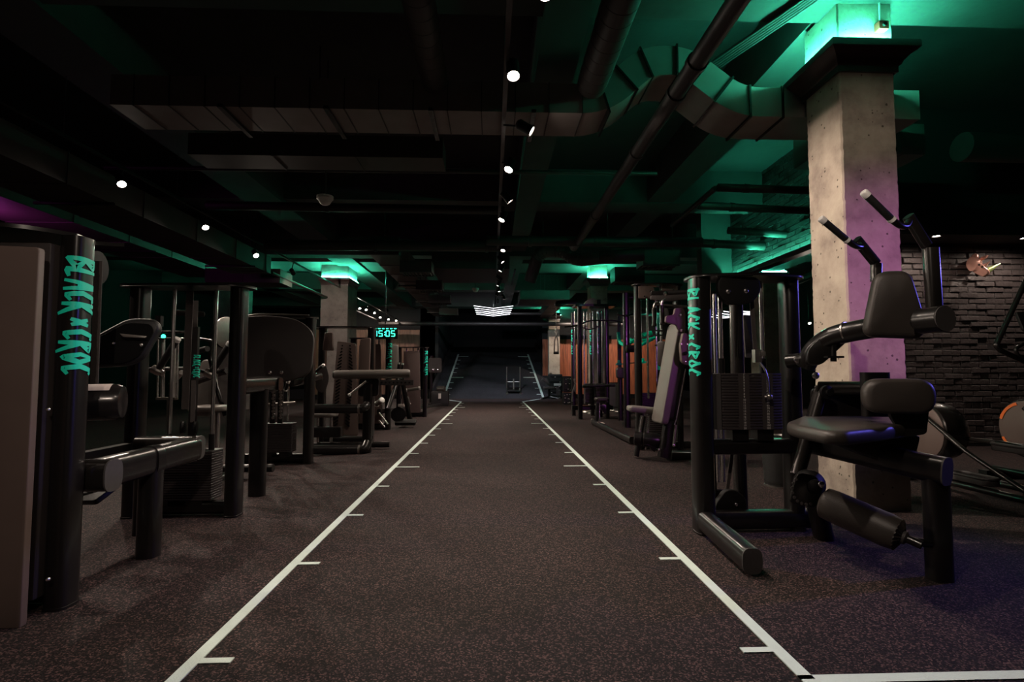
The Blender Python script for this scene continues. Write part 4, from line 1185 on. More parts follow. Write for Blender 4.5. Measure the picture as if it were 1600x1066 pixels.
part('knee_bar', MB().lathe(at(910, 604, 11.3), at(962, 602, 11.3) - at(910, 604, 11.3), [(.02, 0), (.035, .01), (.03, .1), (.03, .62), (.035, .7), (.02, .71)], 16), RUBBER, R4)
part('cross_handle', MB().tube([at(965, 492, 10.2), at(977, 494, 10.1), at(990, 491, 10.2)], .02, 10, .05), STEEL2, R4)
part('adjust_drum', MB().lathe(at(978, 545, 10.05), (1, 0, 0), [(.05, 0), (.07, .01), (.07, .16), (.05, .18), (.05, .26)], 18), DARK, R4)
part('round_pad', MB().slab(rpoly(rect(.09, .12), .08, 6), at(969, 583, 11.0), (1, 0, 0), (0, 0, 1), .1, .03), VINYL, R4)
part('pad_post', MB().sweep(sup(.05, .05, 3, 18), [at(969, 592, 11.1), V((at(969, 592, 11.1).x, 11.1, .05))], (0, 1, 0)), STEEL, R4)

# tall multi station with a boom and a lat bar
R3 = thing('cable_station', 'tall slim cable station with many posts and a boom holding a rope handle', 'gym machine', (2.2, 12.3, 0))
for k, (x, y, h, lab) in enumerate(((896, 13.0, 2.52, 1), (906, 12.0, 2.56, 0), (948, 12.2, 2.56, 0), (925, 13.0, 2.52, 1), (937, 12.6, 2.52, 1))):
    X = at(x, 560, y).x
    post(R3, X, y, h, a=.05, b=.06)
    if lab:
        words(R3, X, y, -1, 2.1, .62, .13, .0, a=.05, b=.06, th=.16)
part('top_frame', MB().box((at(928, 480, 12.1).x, 12.15, 2.58), (.92, .5, .05)), STEEL, R3)
part('boom', MB().slab(rpoly([(-.32, -.05), (-.28, .07), (.1, .1), (.28, .05), (.3, -.02), (.0, -.02), (-.2, -.09)], .05), at(886, 475, 13.0), (1, 0, 0), (0, 0, 1), .1, .015), STEEL, R3)
hd = part('pulley_cover', MB().slab(rpoly([(-.17, -.07), (.15, -.07), (.15, .09), (.0, .1), (-.12, .02)], .06), at(922, 473, 12.4), (1, 0, 0), (0, 0, 1), .08, .01), VINYLG, R3)
part('camera_head', MB().box(at(935, 474, 12.1), (.09, .1, .16)), DARK, R3)
for x in (898.5, 908, 913, 918, 927, 934, 941):
    X = at(x, 560, 12.45).x
    part('guide_rod', MB().cyl((X, 12.45, .6), (X, 12.45, 2.5), .016, 10), CHROME, R3)
for a, b in ((913, 926), (930, 946)):
    stack(R3, at(a, 600, 12.4).x, at(b, 600, 12.4).x, 12.4, .32, 16, .03, .22)
part('base_frame', MB().box((at(925, 634, 12.3).x, 12.3, .24), (.95, .16, .10)), STEEL, R3)
part('lat_bar', MB().tube([at(882, 511, 12.0), at(903, 509, 12.0), at(920, 501, 12.0), at(962, 501, 12.0), at(978, 506, 12.0)], .018, 10, .1), STEEL, R3)
part('lat_bar', MB().tube([at(908, 511, 12.3), at(922, 516, 12.3), at(935, 510, 12.3)], .016, 10, .1), STEEL, R3)
part('bar_hook', MB().tube([at(934, 490, 12.0), at(935, 500, 12.0)], .03, 10), ALU, R3)
part('bar_hook', MB().cyl(at(905, 505, 12.0), at(905, 512, 12.0), .035, 12), ALU, R3)
part('clip', MB().tube([at(897, 592, 12.9), at(899, 600, 12.9), at(895, 612, 12.9), at(894, 628, 12.9)], .02, 8), ALU, R3)
# rope handle hanging from the boom
rp = thing('rope_handle', 'D-shaped rope handle hanging on a thin cable before the far column', 'handle', at(869, 480, 13.0))
part('cable', MB().cyl(at(869, 481, 12.93), at(869, 515, 13.0), .006, 8), CHROME, rp)
part('carabiner', MB().tube([at(869, 513, 13.0), at(867.5, 519, 13.0), at(869, 524, 13.0), at(870.5, 519, 13.0), at(869, 513, 13.0)], .012, 8), ALU, rp)
part('strap', MB().tube([at(868.4, 525, 13.0), at(866.5, 533, 13.0), at(866, 548, 13.0), at(867, 552, 13.0)], .016, 8).tube([at(869.5, 525, 13.0), at(871.5, 533, 13.0), at(872, 548, 13.0), at(871, 552, 13.0)], .016, 8), BELT, rp)
part('grip', MB().cyl(at(865, 551.5, 13.0), at(873, 551.5, 13.0), .034, 14), DARK, rp)

# rack with teal arms behind the low row machine
rk = thing('power_rack', 'black rack with teal catch arms standing behind the low row machine', 'rack', (3.2, 13.6, 0))
for x in (968, 1000, 1028):
    X = at(x, 560, 13.6).x
    part('upright', MB().box((X, 13.6, 1.3), (.08, .08, 2.6)), STEEL, rk)
for y in (2.55, .1):
    part('cross_member', MB().box(((at(968, 560, 13.6).x + at(1028, 560, 13.6).x) / 2, 13.6, y), (1.05, .07, .07)), STEEL, rk)
TL = rk
part('catch_arm', MB().tube([at(966, 520, 13.4), at(967, 534, 13.3), at(977, 541, 13.1), at(1000, 526, 13.3)], .045, 10, .1), GTEAL, rk)
part('catch_arm', MB().tube([at(993, 513, 13.4), at(993, 530, 13.4)], .04, 10), GTEAL, rk)
part('catch_arm', MB().tube([at(984, 530, 13.4), at(1001, 540, 13.2), at(1024, 527, 13.4)], .04, 10, .1), GTEAL, rk)
part('catch_arm', MB().tube([at(1004, 524, 13.5), at(1018, 520, 13.5)], .06, 10).tube([at(1004, 532, 13.5), at(1020, 530, 13.5)], .05, 10), GTEAL, rk)
for x, y in ((967, 569), (1005, 566)):
    part('pin_hook', MB().box(at(x, y, 13.4), (.13, .06, .05)).box(at(x, y - 2, 13.4), (.05, .06, .13)), GTEAL, rk)
part('bar', MB().cyl(at(962, 570, 13.4), at(1012, 565, 13.4), .014, 8), ALU, rk)
part('teal_sleeve', MB().cyl(at(1030, 552, 12.8), at(1030, 578, 12.8), .07, 12), GTEAL, rk)

# stacked crates, bench, bin and scattered plates
def crate(label, p0, p1, Y, d, n, group=None):
    a, b = at(*p0, Y), at(*p1, Y)
    w_, h_ = b.x - a.x, a.z - max(b.z, 0)
    t = thing('storage_crate', label, 'crate', ((a.x + b.x) / 2, Y, max(b.z, 0)), group)
    hh = h_
    zz = max(b.z, 0)
    part('body', MB().slab(rpoly(rect(w_ / 2, hh / 2), .03), ((a.x + b.x) / 2, Y + d / 2, zz + hh / 2), (1, 0, 0), (0, 0, 1), d, .02), RUBBER, t)
    for k in range(n):
        z = zz + hh * (k + .5) / n
        part('rib', MB().box(((a.x + b.x) / 2, Y - .004, z), (w_ * .86, .02, hh * .05)), DARK, t)
    for k in range(n):
        z = zz + hh * (k + .5) / n
        for q in (-.28, .0, .26):
            if random.random() < .8:
                part('white_mark', MB().box(((a.x + b.x) / 2 + q * w_ + random.uniform(-.03, .03), Y - .016, z + random.uniform(-.02, .02)), (w_ * random.uniform(.06, .16), .006, .02)), PAPER, t)
    return t
ca = crate('black ribbed crate with a white label beside the far concrete column', (858, 585), (879, 617), 22.0, .5, 4)
part('white_label', MB().box(at(871, 601, 21.97), (.30, .02, .09)), WHITE, ca, 'white label on the crate')
crate('upper black crate at the foot of the tall cable station', (881, 588), (894, 613), 17.6, .4, 3, None)
crate('lower black crate under another at the foot of the cable station', (880.5, 614), (894, 634.5), 17.5, .45, 3, None)
bn = thing('weight_bench', 'small padded bench on splayed feet beside the right ramp line', 'bench', (at(860, 622, 21.0).x, 21.0, 0))
pad('seat', rpoly(rect(.24, .13), .05), at(858, 606.5, 21.0), (1, 0, 0), (0, 1, 0), .09, VINYL, bn, .03)
part('post', MB().cyl(at(858, 608, 21.0), at(858, 620, 21.0), .05, 12), STEEL, bn)
for (x, y) in ((846, 624.5), (873, 624.5)):
    part('leg', MB().tube([at(858, 620, 21.0), at(x, y - 1, 20.8)], .04, 10), STEEL, bn)
    part('foot', MB().tube([at(x - (2.5 if x < 858 else -2.5) * -1 * .0 - 2, y + .2, 20.7), at(x + 2, y - 3, 20.75)], .035, 8), ALU, bn)
pad('backrest', rpoly(rect(.2, .12), .05), at(853, 597, 21.3), (.8, 0, -.6), (0, 1, 0), .08, VINYL, bn, .03)
b0 = atz(1228, 762, 0)
bi = thing('waste_bin', 'round ribbed black bin behind the near right seat column', 'bin', (b0.x - .02, 4.95, 0))
mb = MB()
mb.lathe((b0.x - .02, 4.95, 0), (0, 0, 1), [(.001, .003), (.125, .003), (.13, .02)] + [(.132 + .006 * (k % 2) + .0012 * k, .03 + k * .026) for k in range(16)] + [(.15, .45), (.135, .45), (.12, .05), (.001, .05)], 32)
part('body', mb, RUBBER, bi)
part('rim', MB().lathe((b0.x - .02, 4.95, 0), (0, 0, 1), [(.15, .445), (.16, .45), (.16, .465), (.148, .47), (.14, .455), (.15, .445)], 32), CHROME, bi)
part('base_ring', MB().lathe((b0.x - .02, 4.95, 0), (0, 0, 1), [(.12, .001), (.138, .001), (.138, .012), (.128, .014), (.12, .001)], 32), ALU, bi)
for k, (x, y, r_) in enumerate(((917, 636, .2), (924, 640, .2), (962, 635, .24), (966, 642, .24))):
    c = at(x, y, 14.0 if k < 2 else 14.6)
    lab = ['pale weight plate lying left of the stool post, farther one', 'pale weight plate lying left of the stool post, nearer one', 'pale weight plate lying right of the stool post, farther one', 'pale weight plate lying right of the stool post, nearer one'][k]
    t = thing('weight_disc', lab, 'weight plate', (c.x, c.y, 0.0), 'pale plates on the floor')
    z0 = 0.0
    part('disc', MB().lathe((c.x, c.y - (0.6 if k % 2 else 0), z0), (0, 0, 1), [(.03, .004), (r_, .0), (r_ + .01, .02), (r_, .04), (r_ * .6, .035), (.04, .05), (.03, .05), (.03, .004)], 28), ALU, t)

bx0 = at(959, 618, 16.2)
t = thing('lit_patch_box', 'pale box standing in for a lit patch behind the round pad post on the right', 'box', (bx0.x, 16.3, 0))  # box added where a pale lit doorway shows between the machines
part('body', MB().slab(rpoly(rect(.17, .36), .01, 2), (bx0.x, 16.3, .36), (1, 0, 0), (0, 0, 1), .4, .008), VINYLG, t)
part('top_edge', MB().box((bx0.x, 16.3, .725), (.34, .4, .02)), DARK, t)

# push sled on the ramp
sp0 = V((.90, 22.3, rz(22.3)))
sl = thing('push_sled', 'black push sled with two upright poles standing on the ramp', 'sled', sp0)
for dx in (-.28, .28):
    part('upright_pole', MB().tube([sp0 + V((dx, .25, .05)), sp0 + V((dx, .25, 1.05))], .024, 12), ALU, sl)
    part('runner', MB().slab(rpoly([(-.45, -.02), (.45, -.02), (.48, .05), (-.48, .05)], .02), sp0 + V((dx, .1, .06)), (0, 1, RS), (0, -RS, 1), .07, .008), STEEL, sl)
    part('foot_pad', MB().lathe(sp0 + V((dx, -.35, -.05)), (0, -1, 0), [(.05, 0), (.06, .02), (.05, .05)], 12), ALU, sl)
part('deck', MB().slab(rpoly(rect(.26, .3), .03), sp0 + V((0, .0, .10)), (1, 0, 0), (0, 1, RS), .05, .01), STEEL, sl)
part('cross_bar', MB().tube([sp0 + V((-.28, .25, .42)), sp0 + V((.28, .25, .42))], .018, 10), ALU, sl)
part('plate_post', MB().tube([sp0 + V((0, .0, .1)), sp0 + V((0, .0, .55))], .035, 12), VINYLG, sl)

# ------------------------------------------------------------------ ellipticals before the brick wall
def elliptical(label, cx, cy, cz, full):
    t = thing('elliptical_trainer', label, 'exercise machine', (cx, cy, 0))
    r = .285
    part('flywheel_housing', MB().lathe((cx - .06, cy, cz), (1, 0, 0), [(r * .97, 0), (r, .01), (r * .99, .10), (r * .9, .24), (r * .62, .32), (.05, .34)], 44), STEEL2, t)
    dc = part('side_cover', MB().lathe((cx - .055, cy, cz), (-1, 0, 0), [(r * .93, 0), (r * .93, .012), (r * .9, .018), (.02, .022)], 44), VINYLG if False else SHROUD, t)
    def arc(a0, a1):
        mb = MB()
        n = 12
        o, i_ = [], []
        for k in range(n + 1):
            a = a0 + (a1 - a0) * k / n
            o.append(V((cx - .08, cy + math.cos(a) * r * .90, cz + math.sin(a) * r * .90)))
            i_.append(V((cx - .08, cy + math.cos(a) * r * .80, cz + math.sin(a) * r * .80)))
        back = [p + V((.012, 0, 0)) for p in o + i_]
        vs = o + i_ + back
        fs = [(k, k + 1, n + 2 + k, n + 1 + k) for k in range(n)]
        return mb.add(vs, fs)
    for a0, a1 in (((.10 * PI, .42 * PI), (-.34 * PI, -.14 * PI)) if full else ((-.60 * PI, -.47 * PI),)):
        part('orange_trim', arc(a0, a1), ORANGE, dc, 'orange arc on the flywheel cover')
    # floor rails
    for dx in (-.16, .22):
        part('floor_rail', MB().tube([(cx + dx, cy + .25, .10), (cx + dx, cy - 1.5, .10)], .03, 12), STEEL, t)
    for dy in (.25, -1.4):
        part('floor_foot', MB().box((cx + .03, cy + dy, .04), (.62, .09, .08)), DARK, t)
    for s_, (z_, y_) in zip((-1, 1), ((.16, -.45), (.42, -.55))):
        x_ = cx - .12 + (.30 if s_ > 0 else 0)
        lk = part('pedal_arm', MB().tube([(x_, cy - .05, cz + (.2 if s_ < 0 else -.05)), (x_, cy + y_ - .1, z_ + (.22 if s_ < 0 else .04)), (x_, cy + y_ - .7, z_ - .05)], .02, 12, .1), STEEL2, t)
        pd = part('pedal', MB().slab(rpoly(rect(.075, .19), .06, 6), (x_, cy + y_ - .15, z_), (1, 0, 0), (0, 1, 0), .045, .01), SHROUDD, t)
        ring = [V((x_ + px_, cy + y_ - .15 + py_, z_ + .035)) for px_, py_ in rpoly(rect(.072, .187), .06, 6)]
        part('pedal_rim', MB().tube(ring + [ring[0], ring[1]], .012, 8), CAPM, pd)
    # moving handle pole and frame mast
    for s_ in ((-1,) if full else ()):
        x_ = cx + .05 + s_ * .26
        part('handle_pole', MB().tube([at(1612, 420, 4.75), at(1604, 436, 4.7), at(1556, 540, 4.6), at(1562, 547, 4.6), at(1640, 584, 4.6)], .022, 14, .05), STEEL, t)
        part('handle_loop', MB().tube([at(1630, 520, 4.7), at(1586, 545, 4.65), at(1590, 556, 4.65), at(1640, 575, 4.65)], .016, 12, .04), STEEL, t)
    if not full:
        return t
    part('mast', MB().tube([(cx + .05, cy + .05, cz), (cx + .05, cy + .02, 1.5)], .035, 14), STEEL, t)
    part('console', MB().slab(rpoly(rect(.14, .10), .02), (cx + .05, cy - .02, 1.56), (1, 0, 0), (0, .35, 1), .03, .006), DARK, t)
    return t
e1c = at(1449, 672, 5.0)
elliptical('grey and black elliptical whose round flywheel shows just right of the concrete column', e1c.x, 5.0, .50, False)
e2c = at(1612, 668, 5.0)
elliptical('elliptical with orange arcs on its flywheel, cut by the right frame edge', e2c.x, 5.0, .52, True)
# slanting long pole of the first elliptical
# ------------------------------------------------------------------ rhino head on the brick wall
rh = thing('rhino_head', 'small glossy rhinoceros head mounted on the brick wall', 'wall sculpture', at(1530, 412, 7.4))
S7 = 7.3 / FPX
def rp_(x, y, d=0.0):
    return at(x, y, 7.40 - d)
sk = MB()
sk.rings([[rp_(x, y, d) + V((0, math.sin(a) * ry * .75, math.cos(a) * ry)) for a in [2 * PI * j / 18 for j in range(18)]] for x, y, d, ry in
          ((1514.5, 413, .06, .015), (1515, 413, .08, .075), (1518, 412.5, .11, .105), (1522, 412, .13, .11), (1526, 413.5, .16, .098), (1530, 417, .19, .078), (1534, 421, .21, .062), (1538, 424, .23, .058), (1542, 425.5, .24, .050), (1544.5, 426, .245, .03), (1545, 426, .245, .005))])
part('head', sk, RHINO, rh)
part('jaw', MB().rings([[rp_(x, y, d) + V((0, math.sin(a) * ry * .8, math.cos(a) * ry * .8)) for a in [2 * PI * j / 14 for j in range(14)]] for x, y, d, ry in
          ((1519, 419, .10, .02), (1523, 421, .13, .05), (1529, 425.5, .17, .044), (1535, 429, .2, .04), (1539, 430.5, .21, .03), (1540, 431, .21, .006))]), RHINO, rh)
part('neck', MB().lathe(rp_(1519, 413.5, -.01), (0, -1, .0), [(.075, -.01), (.085, .02), (.075, .08), (.04, .12)], 20), RHINO, rh)
part('mounting_peg', MB().cyl(rp_(1526, 426, .05), rp_(1527, 432, .03), .014, 8), DARK, rh)
part('front_horn', MB().lathe(rp_(1541, 424, .22), rp_(1563, 412, .24) - rp_(1541, 424, .22), [(.048, -.01), (.045, .02), (.032, .08), (.018, .16), (.003, .225)], 14), IVORY, rh)
part('rear_horn', MB().lathe(rp_(1535, 419, .22), rp_(1545, 410, .26) - rp_(1535, 419, .22), [(.032, -.01), (.024, .04), (.003, .12)], 12), RHINO, rh)
part('ear', MB().lathe(rp_(1523, 405, .12), rp_(1524, 396.5, .12) - rp_(1523, 405, .12), [(.02, -.01), (.042, .03), (.036, .06), (.004, .085)], 12), RHINO, rh)
part('ear', MB().lathe(rp_(1532, 406, .16), rp_(1541, 401, .2) - rp_(1532, 406, .16), [(.02, -.01), (.026, .03), (.02, .07), (.003, .1)], 12), RHINO, rh)
part('eye', MB().ball(rp_(1530, 414, .25), .013, 10, 6), DARK, rh)

# ------------------------------------------------------------------ digital clock
ck = thing('digital_clock', 'green glowing digital wall clock reading 15:05 over the left towers', 'clock', at(602, 521, 11.6))
cw, ch_ = .56, .24
cc_ = at(601.5, 521, 11.6)
part('case', MB().slab(rpoly(rect(cw / 2, ch_ / 2), .02), cc_, (1, 0, 0), (0, 0, 1), .06, .008), DARK, ck)
part('bracket', MB().cyl(cc_ + V((0, .03, .1)), V((cc_.x, 11.63, 4.7)), .012, 8), STEEL, ck)
SEG = {'0': 'abcdef', '1': 'bc', '5': 'acdfg'}
def digit(ch, x0, z0, w_, h_, mb):
    s_ = w_ * .2
    y = cc_.y - .034
    P = {'a': ((w_ / 2, h_), (w_, s_)), 'd': ((w_ / 2, 0), (w_, s_)), 'g': ((w_ / 2, h_ / 2), (w_, s_)), 'f': ((0, h_ * .75), (s_, h_ / 2)), 'e': ((0, h_ * .25), (s_, h_ / 2)), 'b': ((w_, h_ * .75), (s_, h_ / 2)), 'c': ((w_, h_ * .25), (s_, h_ / 2))}
    for k in SEG[ch]:
        (px_, pz_), (sx, sz) = P[k]
        mb.box((x0 + px_, y, z0 + pz_), (sx, .006, sz))
for k, chx in enumerate('1505'):
    mb = MB()
    digit(chx, cc_.x - .235 + k * .115 + (.035 if k > 1 else 0), cc_.z - .065, .07, .115, mb)
    part('digit', mb, GDIG, ck)
part('colon', MB().box((cc_.x + .002, cc_.y - .034, cc_.z + .02), (.018, .006, .018)).box((cc_.x + .002, cc_.y - .034, cc_.z - .035), (.018, .006, .018)), GDIG, ck)
mb = MB()
for k in range(6):
    mb.box((cc_.x - .2 + k * .085, cc_.y - .034, cc_.z + .1), (.05, .006, .014))
part('minute_marks', mb, GDIG, ck)

# ------------------------------------------------------------------ led chandelier, and a copy for its reflection
def chandelier(label, c, w0, w1, dy, sag, flip=1):
    t = thing('led_chandelier', label, 'chandelier', c)
    c = V(c)
    for k in range(5):
        ww = w0 + (w1 - w0) * k / 4
        y = dy * k / 4
        for s_ in (-1, 1):
            part('led_bar', MB().tube([c + V((s_ * ww / 2, y - sag / 2, 0)), c + V((0, y + sag / 2, 0))], .0095, 8), LED, t)
    part('spine', MB().box(c + V((0, dy / 2 + sag / 2, .03)), (.03, dy + .1, .03)), STEEL, t)
    for s_ in (-1, 1):
        part('wire', MB().cyl(c + V((s_ * w1 * .3, dy * .3, 0)), V((c.x + s_ * w1 * .3, c.y + dy * .3, 4.7)), .004, 6), STEEL, t)
    part('wire', MB().cyl(c + V((0, dy * .6, .03)), V((c.x, c.y + dy * .6, 4.7)), .004, 6), STEEL, t)
    return t
lc = at(771, 480, 18.4)
ch1 = chandelier('white LED chevron chandelier hanging at the far end over the lane', (lc.x, 18.4, lc.z), 1.34, 1.30, 2.6, .7)
lc2 = at(1160, 492, 13.5)  # copy added where the chandelier's mirrored lines show
chandelier('copy of the white LED chevrons, in place of their reflection, glimpsed through the near right tower', (lc2.x, 13.0, lc2.z + .05), 1.35, 1.15, 1.6, .5)

# ------------------------------------------------------------------ ceiling services
def run(name, label, cat, mb, m, p, group=None):
    return single(name, mb, m, label, cat, p, group)
def duct_box(name, label, x0, x1, y0, y1, z0, z1, seams='x', step=.42, m=DUCT, hang=True):
    t = thing(name, label, 'air duct', ((x0 + x1) / 2, (y0 + y1) / 2, z0))
    part('duct_body', MB().box(((x0 + x1) / 2, (y0 + y1) / 2, (z0 + z1) / 2), (x1 - x0, y1 - y0, z1 - z0)), m, t)
    k = 0
    if seams == 'x':
        x = x0 + step
        while x < x1 - .05:
            part('flange', MB().box((x, (y0 + y1) / 2, (z0 + z1) / 2), (.014, y1 - y0 + .016, z1 - z0 + .016)), m, t); x += step; k += 1
            if k % 3 == 0:
                part('hanger_bar', MB().box((x - step / 2, (y0 + y1) / 2, z0 - .02), (.035, y1 - y0 + .12, .03)), STEEL2, t)
    else:
        y = y0 + step
        while y < y1 - .05:
            part('flange', MB().box(((x0 + x1) / 2, y, (z0 + z1) / 2), (x1 - x0 + .016, .014, z1 - z0 + .016)), m, t); y += step; k += 1
            if k % 3 == 0:
                part('hanger_bar', MB().box(((x0 + x1) / 2, y - step / 2, z0 - .02), (x1 - x0 + .12, .035, .03)), STEEL2, t)
    if hang:
        for yy in (y0 + .06, y1 - .06):
            part('hanger_rod', MB().cyl(((x0 + x1) / 2, yy, z1 - .01), ((x0 + x1) / 2, yy, 4.7), .008, 6), CAPM, t)
    return t
# S shaped duct crossing over the nearest part of the hall
CDY = 4.815
t = thing('cross_duct', 'black rectangular duct crossing the near ceiling and jogging up by the column', 'air duct', (0, CDY, 3.5))
path = [(-3.3, CDY, 3.505), (.98, CDY, 3.505), (1.40, CDY, 3.875), (1.74, CDY, 3.875), (2.22, CDY, 3.505), (3.9, CDY, 3.505)]
part('duct_body', MB().sweep(rect(.235, .135), fillet(path, .2, 6), (0, 0, 1)), DUCT2, t)
x = -3.1
k = 0
while x < .85:
    part('flange', MB().box((x, CDY, 3.505), (.010, .484, .284)), DUCT, t)
    k += 1
    if k % 3 == 0:
        part('hanger_bar', MB().box((x + .16, CDY, 3.35), (.04, .60, .03)), STEEL2, t)
    x += .30
for x, z, a in ((1.0, 3.52, -.3), (1.2, 3.70, -.72), (1.38, 3.85, -.4), (1.66, 3.875, .0), (1.88, 3.77, .66), (2.08, 3.61, .66), (2.32, 3.505, 0), (2.62, 3.505, 0)):
    R_ = Matrix.Rotation(a, 3, 'Y')
    part('flange', MB().box((x, CDY, z), (.018, .50, .30), rot=R_), STEEL2, t)
# second flatter cross duct
duct_box('flat_duct', 'flat black duct just beyond the near crossing duct on the left', -3.3, -.55, 5.75, 6.15, 3.42, 3.66, step=.9)
duct_box('air_duct', 'long lengthwise black duct high along the left side of the ceiling', -5.35, -4.55, 2.0, 11.0, 3.08, 3.42, 'y', 1.25)
duct_box('air_duct', 'wide lengthwise duct farthest left against the dark ceiling', -7.4, -6.4, 2.0, 13.0, 3.35, 3.7, 'y', 1.25)
duct_box('air_duct', 'black cross duct low behind the left lamp row', -6.2, -4.6, 11.6, 12.3, 3.0, 3.3, 'x', .8)
# stepped duct with grilles left of centre
t = duct_box('grille_duct', 'lengthwise black duct with grille boxes left of the centre lamps', -2.3, -1.75, 9.9, 21.0, 3.25, 3.6, 'y', 1.0)
def grille(label, x, y, z, w_, d, h_):
    g = thing('air_grille', label, 'air vent', (x, y, z))
    part('box', MB().box((x, y, z + h_ / 2 + .02), (w_, d, h_)), DUCT, g)
    n = 9
    for k in range(n):
        part('slat', MB().box((x - w_ * .42 + w_ * .84 * k / (n - 1), y, z + .008), (.016, d * .86, .024)), CAPM, g)
    if x > 0:
        part('hanger_rod', MB().cyl((x + w_ * .42, y, z + h_), (x + w_ * .42, y, 4.7), .008, 6), CAPM, g)
    for s_ in (-1, 1):
        part('rim', MB().box((x, y + s_ * d * .46, z + .006), (w_, d * .06, .026)), CAPM, g)
    return g
for k, (px, py, Y, o_) in enumerate(((632, 418, 10.6, 'nearest of the row'), (648, 444, 12.8, 'second of the row'), (660, 464, 15.2, 'third of the row'), (672, 481, 18.4, 'farthest of the row'))):
    p = at(px, py, Y)
    grille('grille box under the left centre duct, ' + o_, -1.5, Y, 3.02, .62, .5, .20)
grille('grille box beside the bent flexible duct right of the lamps', at(1030, 405, 10.6).x, 10.7, 3.2, .75, .5, .3)
grille('grille box hanging left of the far right tower, lit green', at(980, 432, 13.2).x, 13.2, 3.3, .75, .5, .35)
# spiral ducts
def spiral(label, pts, r, nseg):
    t = thing('spiral_duct', label, 'air duct', pts[0])
    part('duct_body', MB().tube(pts, r, 24, .25), DUCT, t)
    a, b = V(pts[0]), V(pts[1])
    for k in range(nseg):
        c = a.lerp(b, (k + .5) / nseg)
        d = (b - a).normalized()
        part('seam', MB().lathe(c, d, [(r * .99, -.008), (r * 1.02, -.004), (r * 1.02, .004), (r * .99, .008)], 24), DUCT, t)
    return t
spiral('slim spiral duct running towards the viewer left of the lamps', [(-.51, 2.2, 3.62), (-.51, 4.56, 3.62)], .115, 16)
spiral('fatter spiral duct running towards the viewer right of the lamps', [(.88, 2.2, 3.62), (.88, 4.56, 3.62)], .13, 16)
# round pipes
def pipe(label, pts, r, group=None, name='ceiling_pipe', collars=()):
    t = thing(name, label, 'pipe', pts[0], group)
    part('pipe_body', MB().tube(pts, r, 16, .2), PIPE, t)
    for c in collars:
        a, b = V(pts[0]), V(pts[1])
        p = a.lerp(b, c)
        part('collar', MB().lathe(p, b - a, [(r, -.03), (r * 1.18, -.025), (r * 1.18, .025), (r, .03)], 18), PIPE, t)
    return t
pipe('thick black pipe slanting away overhead towards the far right', [(1.458, 2.2, 3.28), (1.458, 9.35, 3.28), (1.458, 9.5, 3.36)], .066, collars=(.2, .26, .42, .72))
pipe('wide pipe crossing the hall beyond the slanting overhead pipe', [(-.1, 8.9, 3.29), (3.6, 8.9, 3.29)], .085, collars=(.2, .5, .8))
pipe('long cross pipe over the left half of the hall', [(-4.2, 9.9, 3.42), (.35, 9.6, 3.36)], .10, collars=(.1, .45, .9))
pipe('upper cross pipe over the left half, just nearer', [(-4.6, 8.6, 3.75), (.2, 8.6, 3.72)], .07, collars=(.4,))
pipe('thin dark cross pipe high over the left, nearest', [(-5.0, 6.9, 3.70), (2.2, 6.9, 3.72)], .03)
for k, (pa, pb, Y, r_, lab) in enumerate((((1122, 293), (1268, 298), 6.4, .05, 'highest of the cross pipes left of the concrete column'),
        ((1092, 321), (1262, 330), 7.3, .055, 'second of the cross pipes left of the concrete column'),
        ((1138, 360), (1243, 368), 8.6, .06, 'third of the cross pipes, ending on the lit bricks'),
        ((1075, 379), (1211, 386), 9.3, .075, 'lowest of the cross pipes, ending on the lit bricks'))):
    pipe(lab, [at(*pa, Y), at(*pb, Y)], r_, collars=(.3,))
pipe('slim pipe sloping up to the highest cross pipe', [at(1050, 352, 8.2), at(1118, 294, 6.45)], .035)
pipe('far cross pipe running dark above the ramp mouth', [(-5, 23.6, 3.2), (6, 23.6, 3.2)], .09)
pipe('far green lit cross pipe left of the far column', [(.3, 22.6, 3.55), (2.9, 22.6, 3.55)], .06)
pipe('lengthwise pipe under the left lamp track', [(-4.62, 11.2, 3.14), (-4.62, 22.0, 3.14)], .035)
pipe('green lit pipe right of the far tower head', [at(1225, 448, 13.0), at(1330, 404, 12.0)], .09)
# bent flexible duct
t = thing('flexible_duct', 'dark flexible duct snaking over the right side tower', 'air duct', at(900, 405, 9.9))
fp_ = fillet([at(828, 440, 10.6), at(843, 392, 10.4), at(880, 392, 10.2), at(900, 407, 10.1), at(945, 402, 10.0), at(1005, 398, 10.0)], .5, 8)
part('hose', MB().tube(fp_, .125, 18), DUCT, t)
for k in (6, len(fp_) - 5):
    part('hanger_rod', MB().cyl(fp_[k], V((fp_[k].x, fp_[k].y, 4.7)), .008, 6), CAPM, t)
for k in range(2, len(fp_) - 2, 2):
    d = (fp_[k + 1] - fp_[k - 1]).normalized()
    part('hose_ring', MB().lathe(fp_[k], d, [(.12, -.02), (.134, 0), (.12, .02)], 18), DUCT, t)
# wide duct near the far lamps
duct_box('air_duct', 'cross duct behind the far centre lamps', -1.4, .4, 12.2, 14.2, 3.45, 3.8, 'x', .55)
duct_box('air_duct', 'far right duct lit green beneath, before the far column', .9, 2.5, 17.0, 18.6, 3.4, 3.7, 'x', .8)
duct_box('air_duct', 'near right duct in shadow beyond the concrete column', 3.4, 4.55, 5.3, 5.75, 3.35, 3.68, 'x', .9)
duct_box('air_duct', 'sloping lengthwise duct from the far right column head', 2.1, 2.6, 18.8, 24.2, 3.5, 3.8, 'y', 1.4)
pipe('round duct at the upper right frame edge', [(5.6, 6.0, 3.75), (9.0, 6.0, 3.75)], .17)
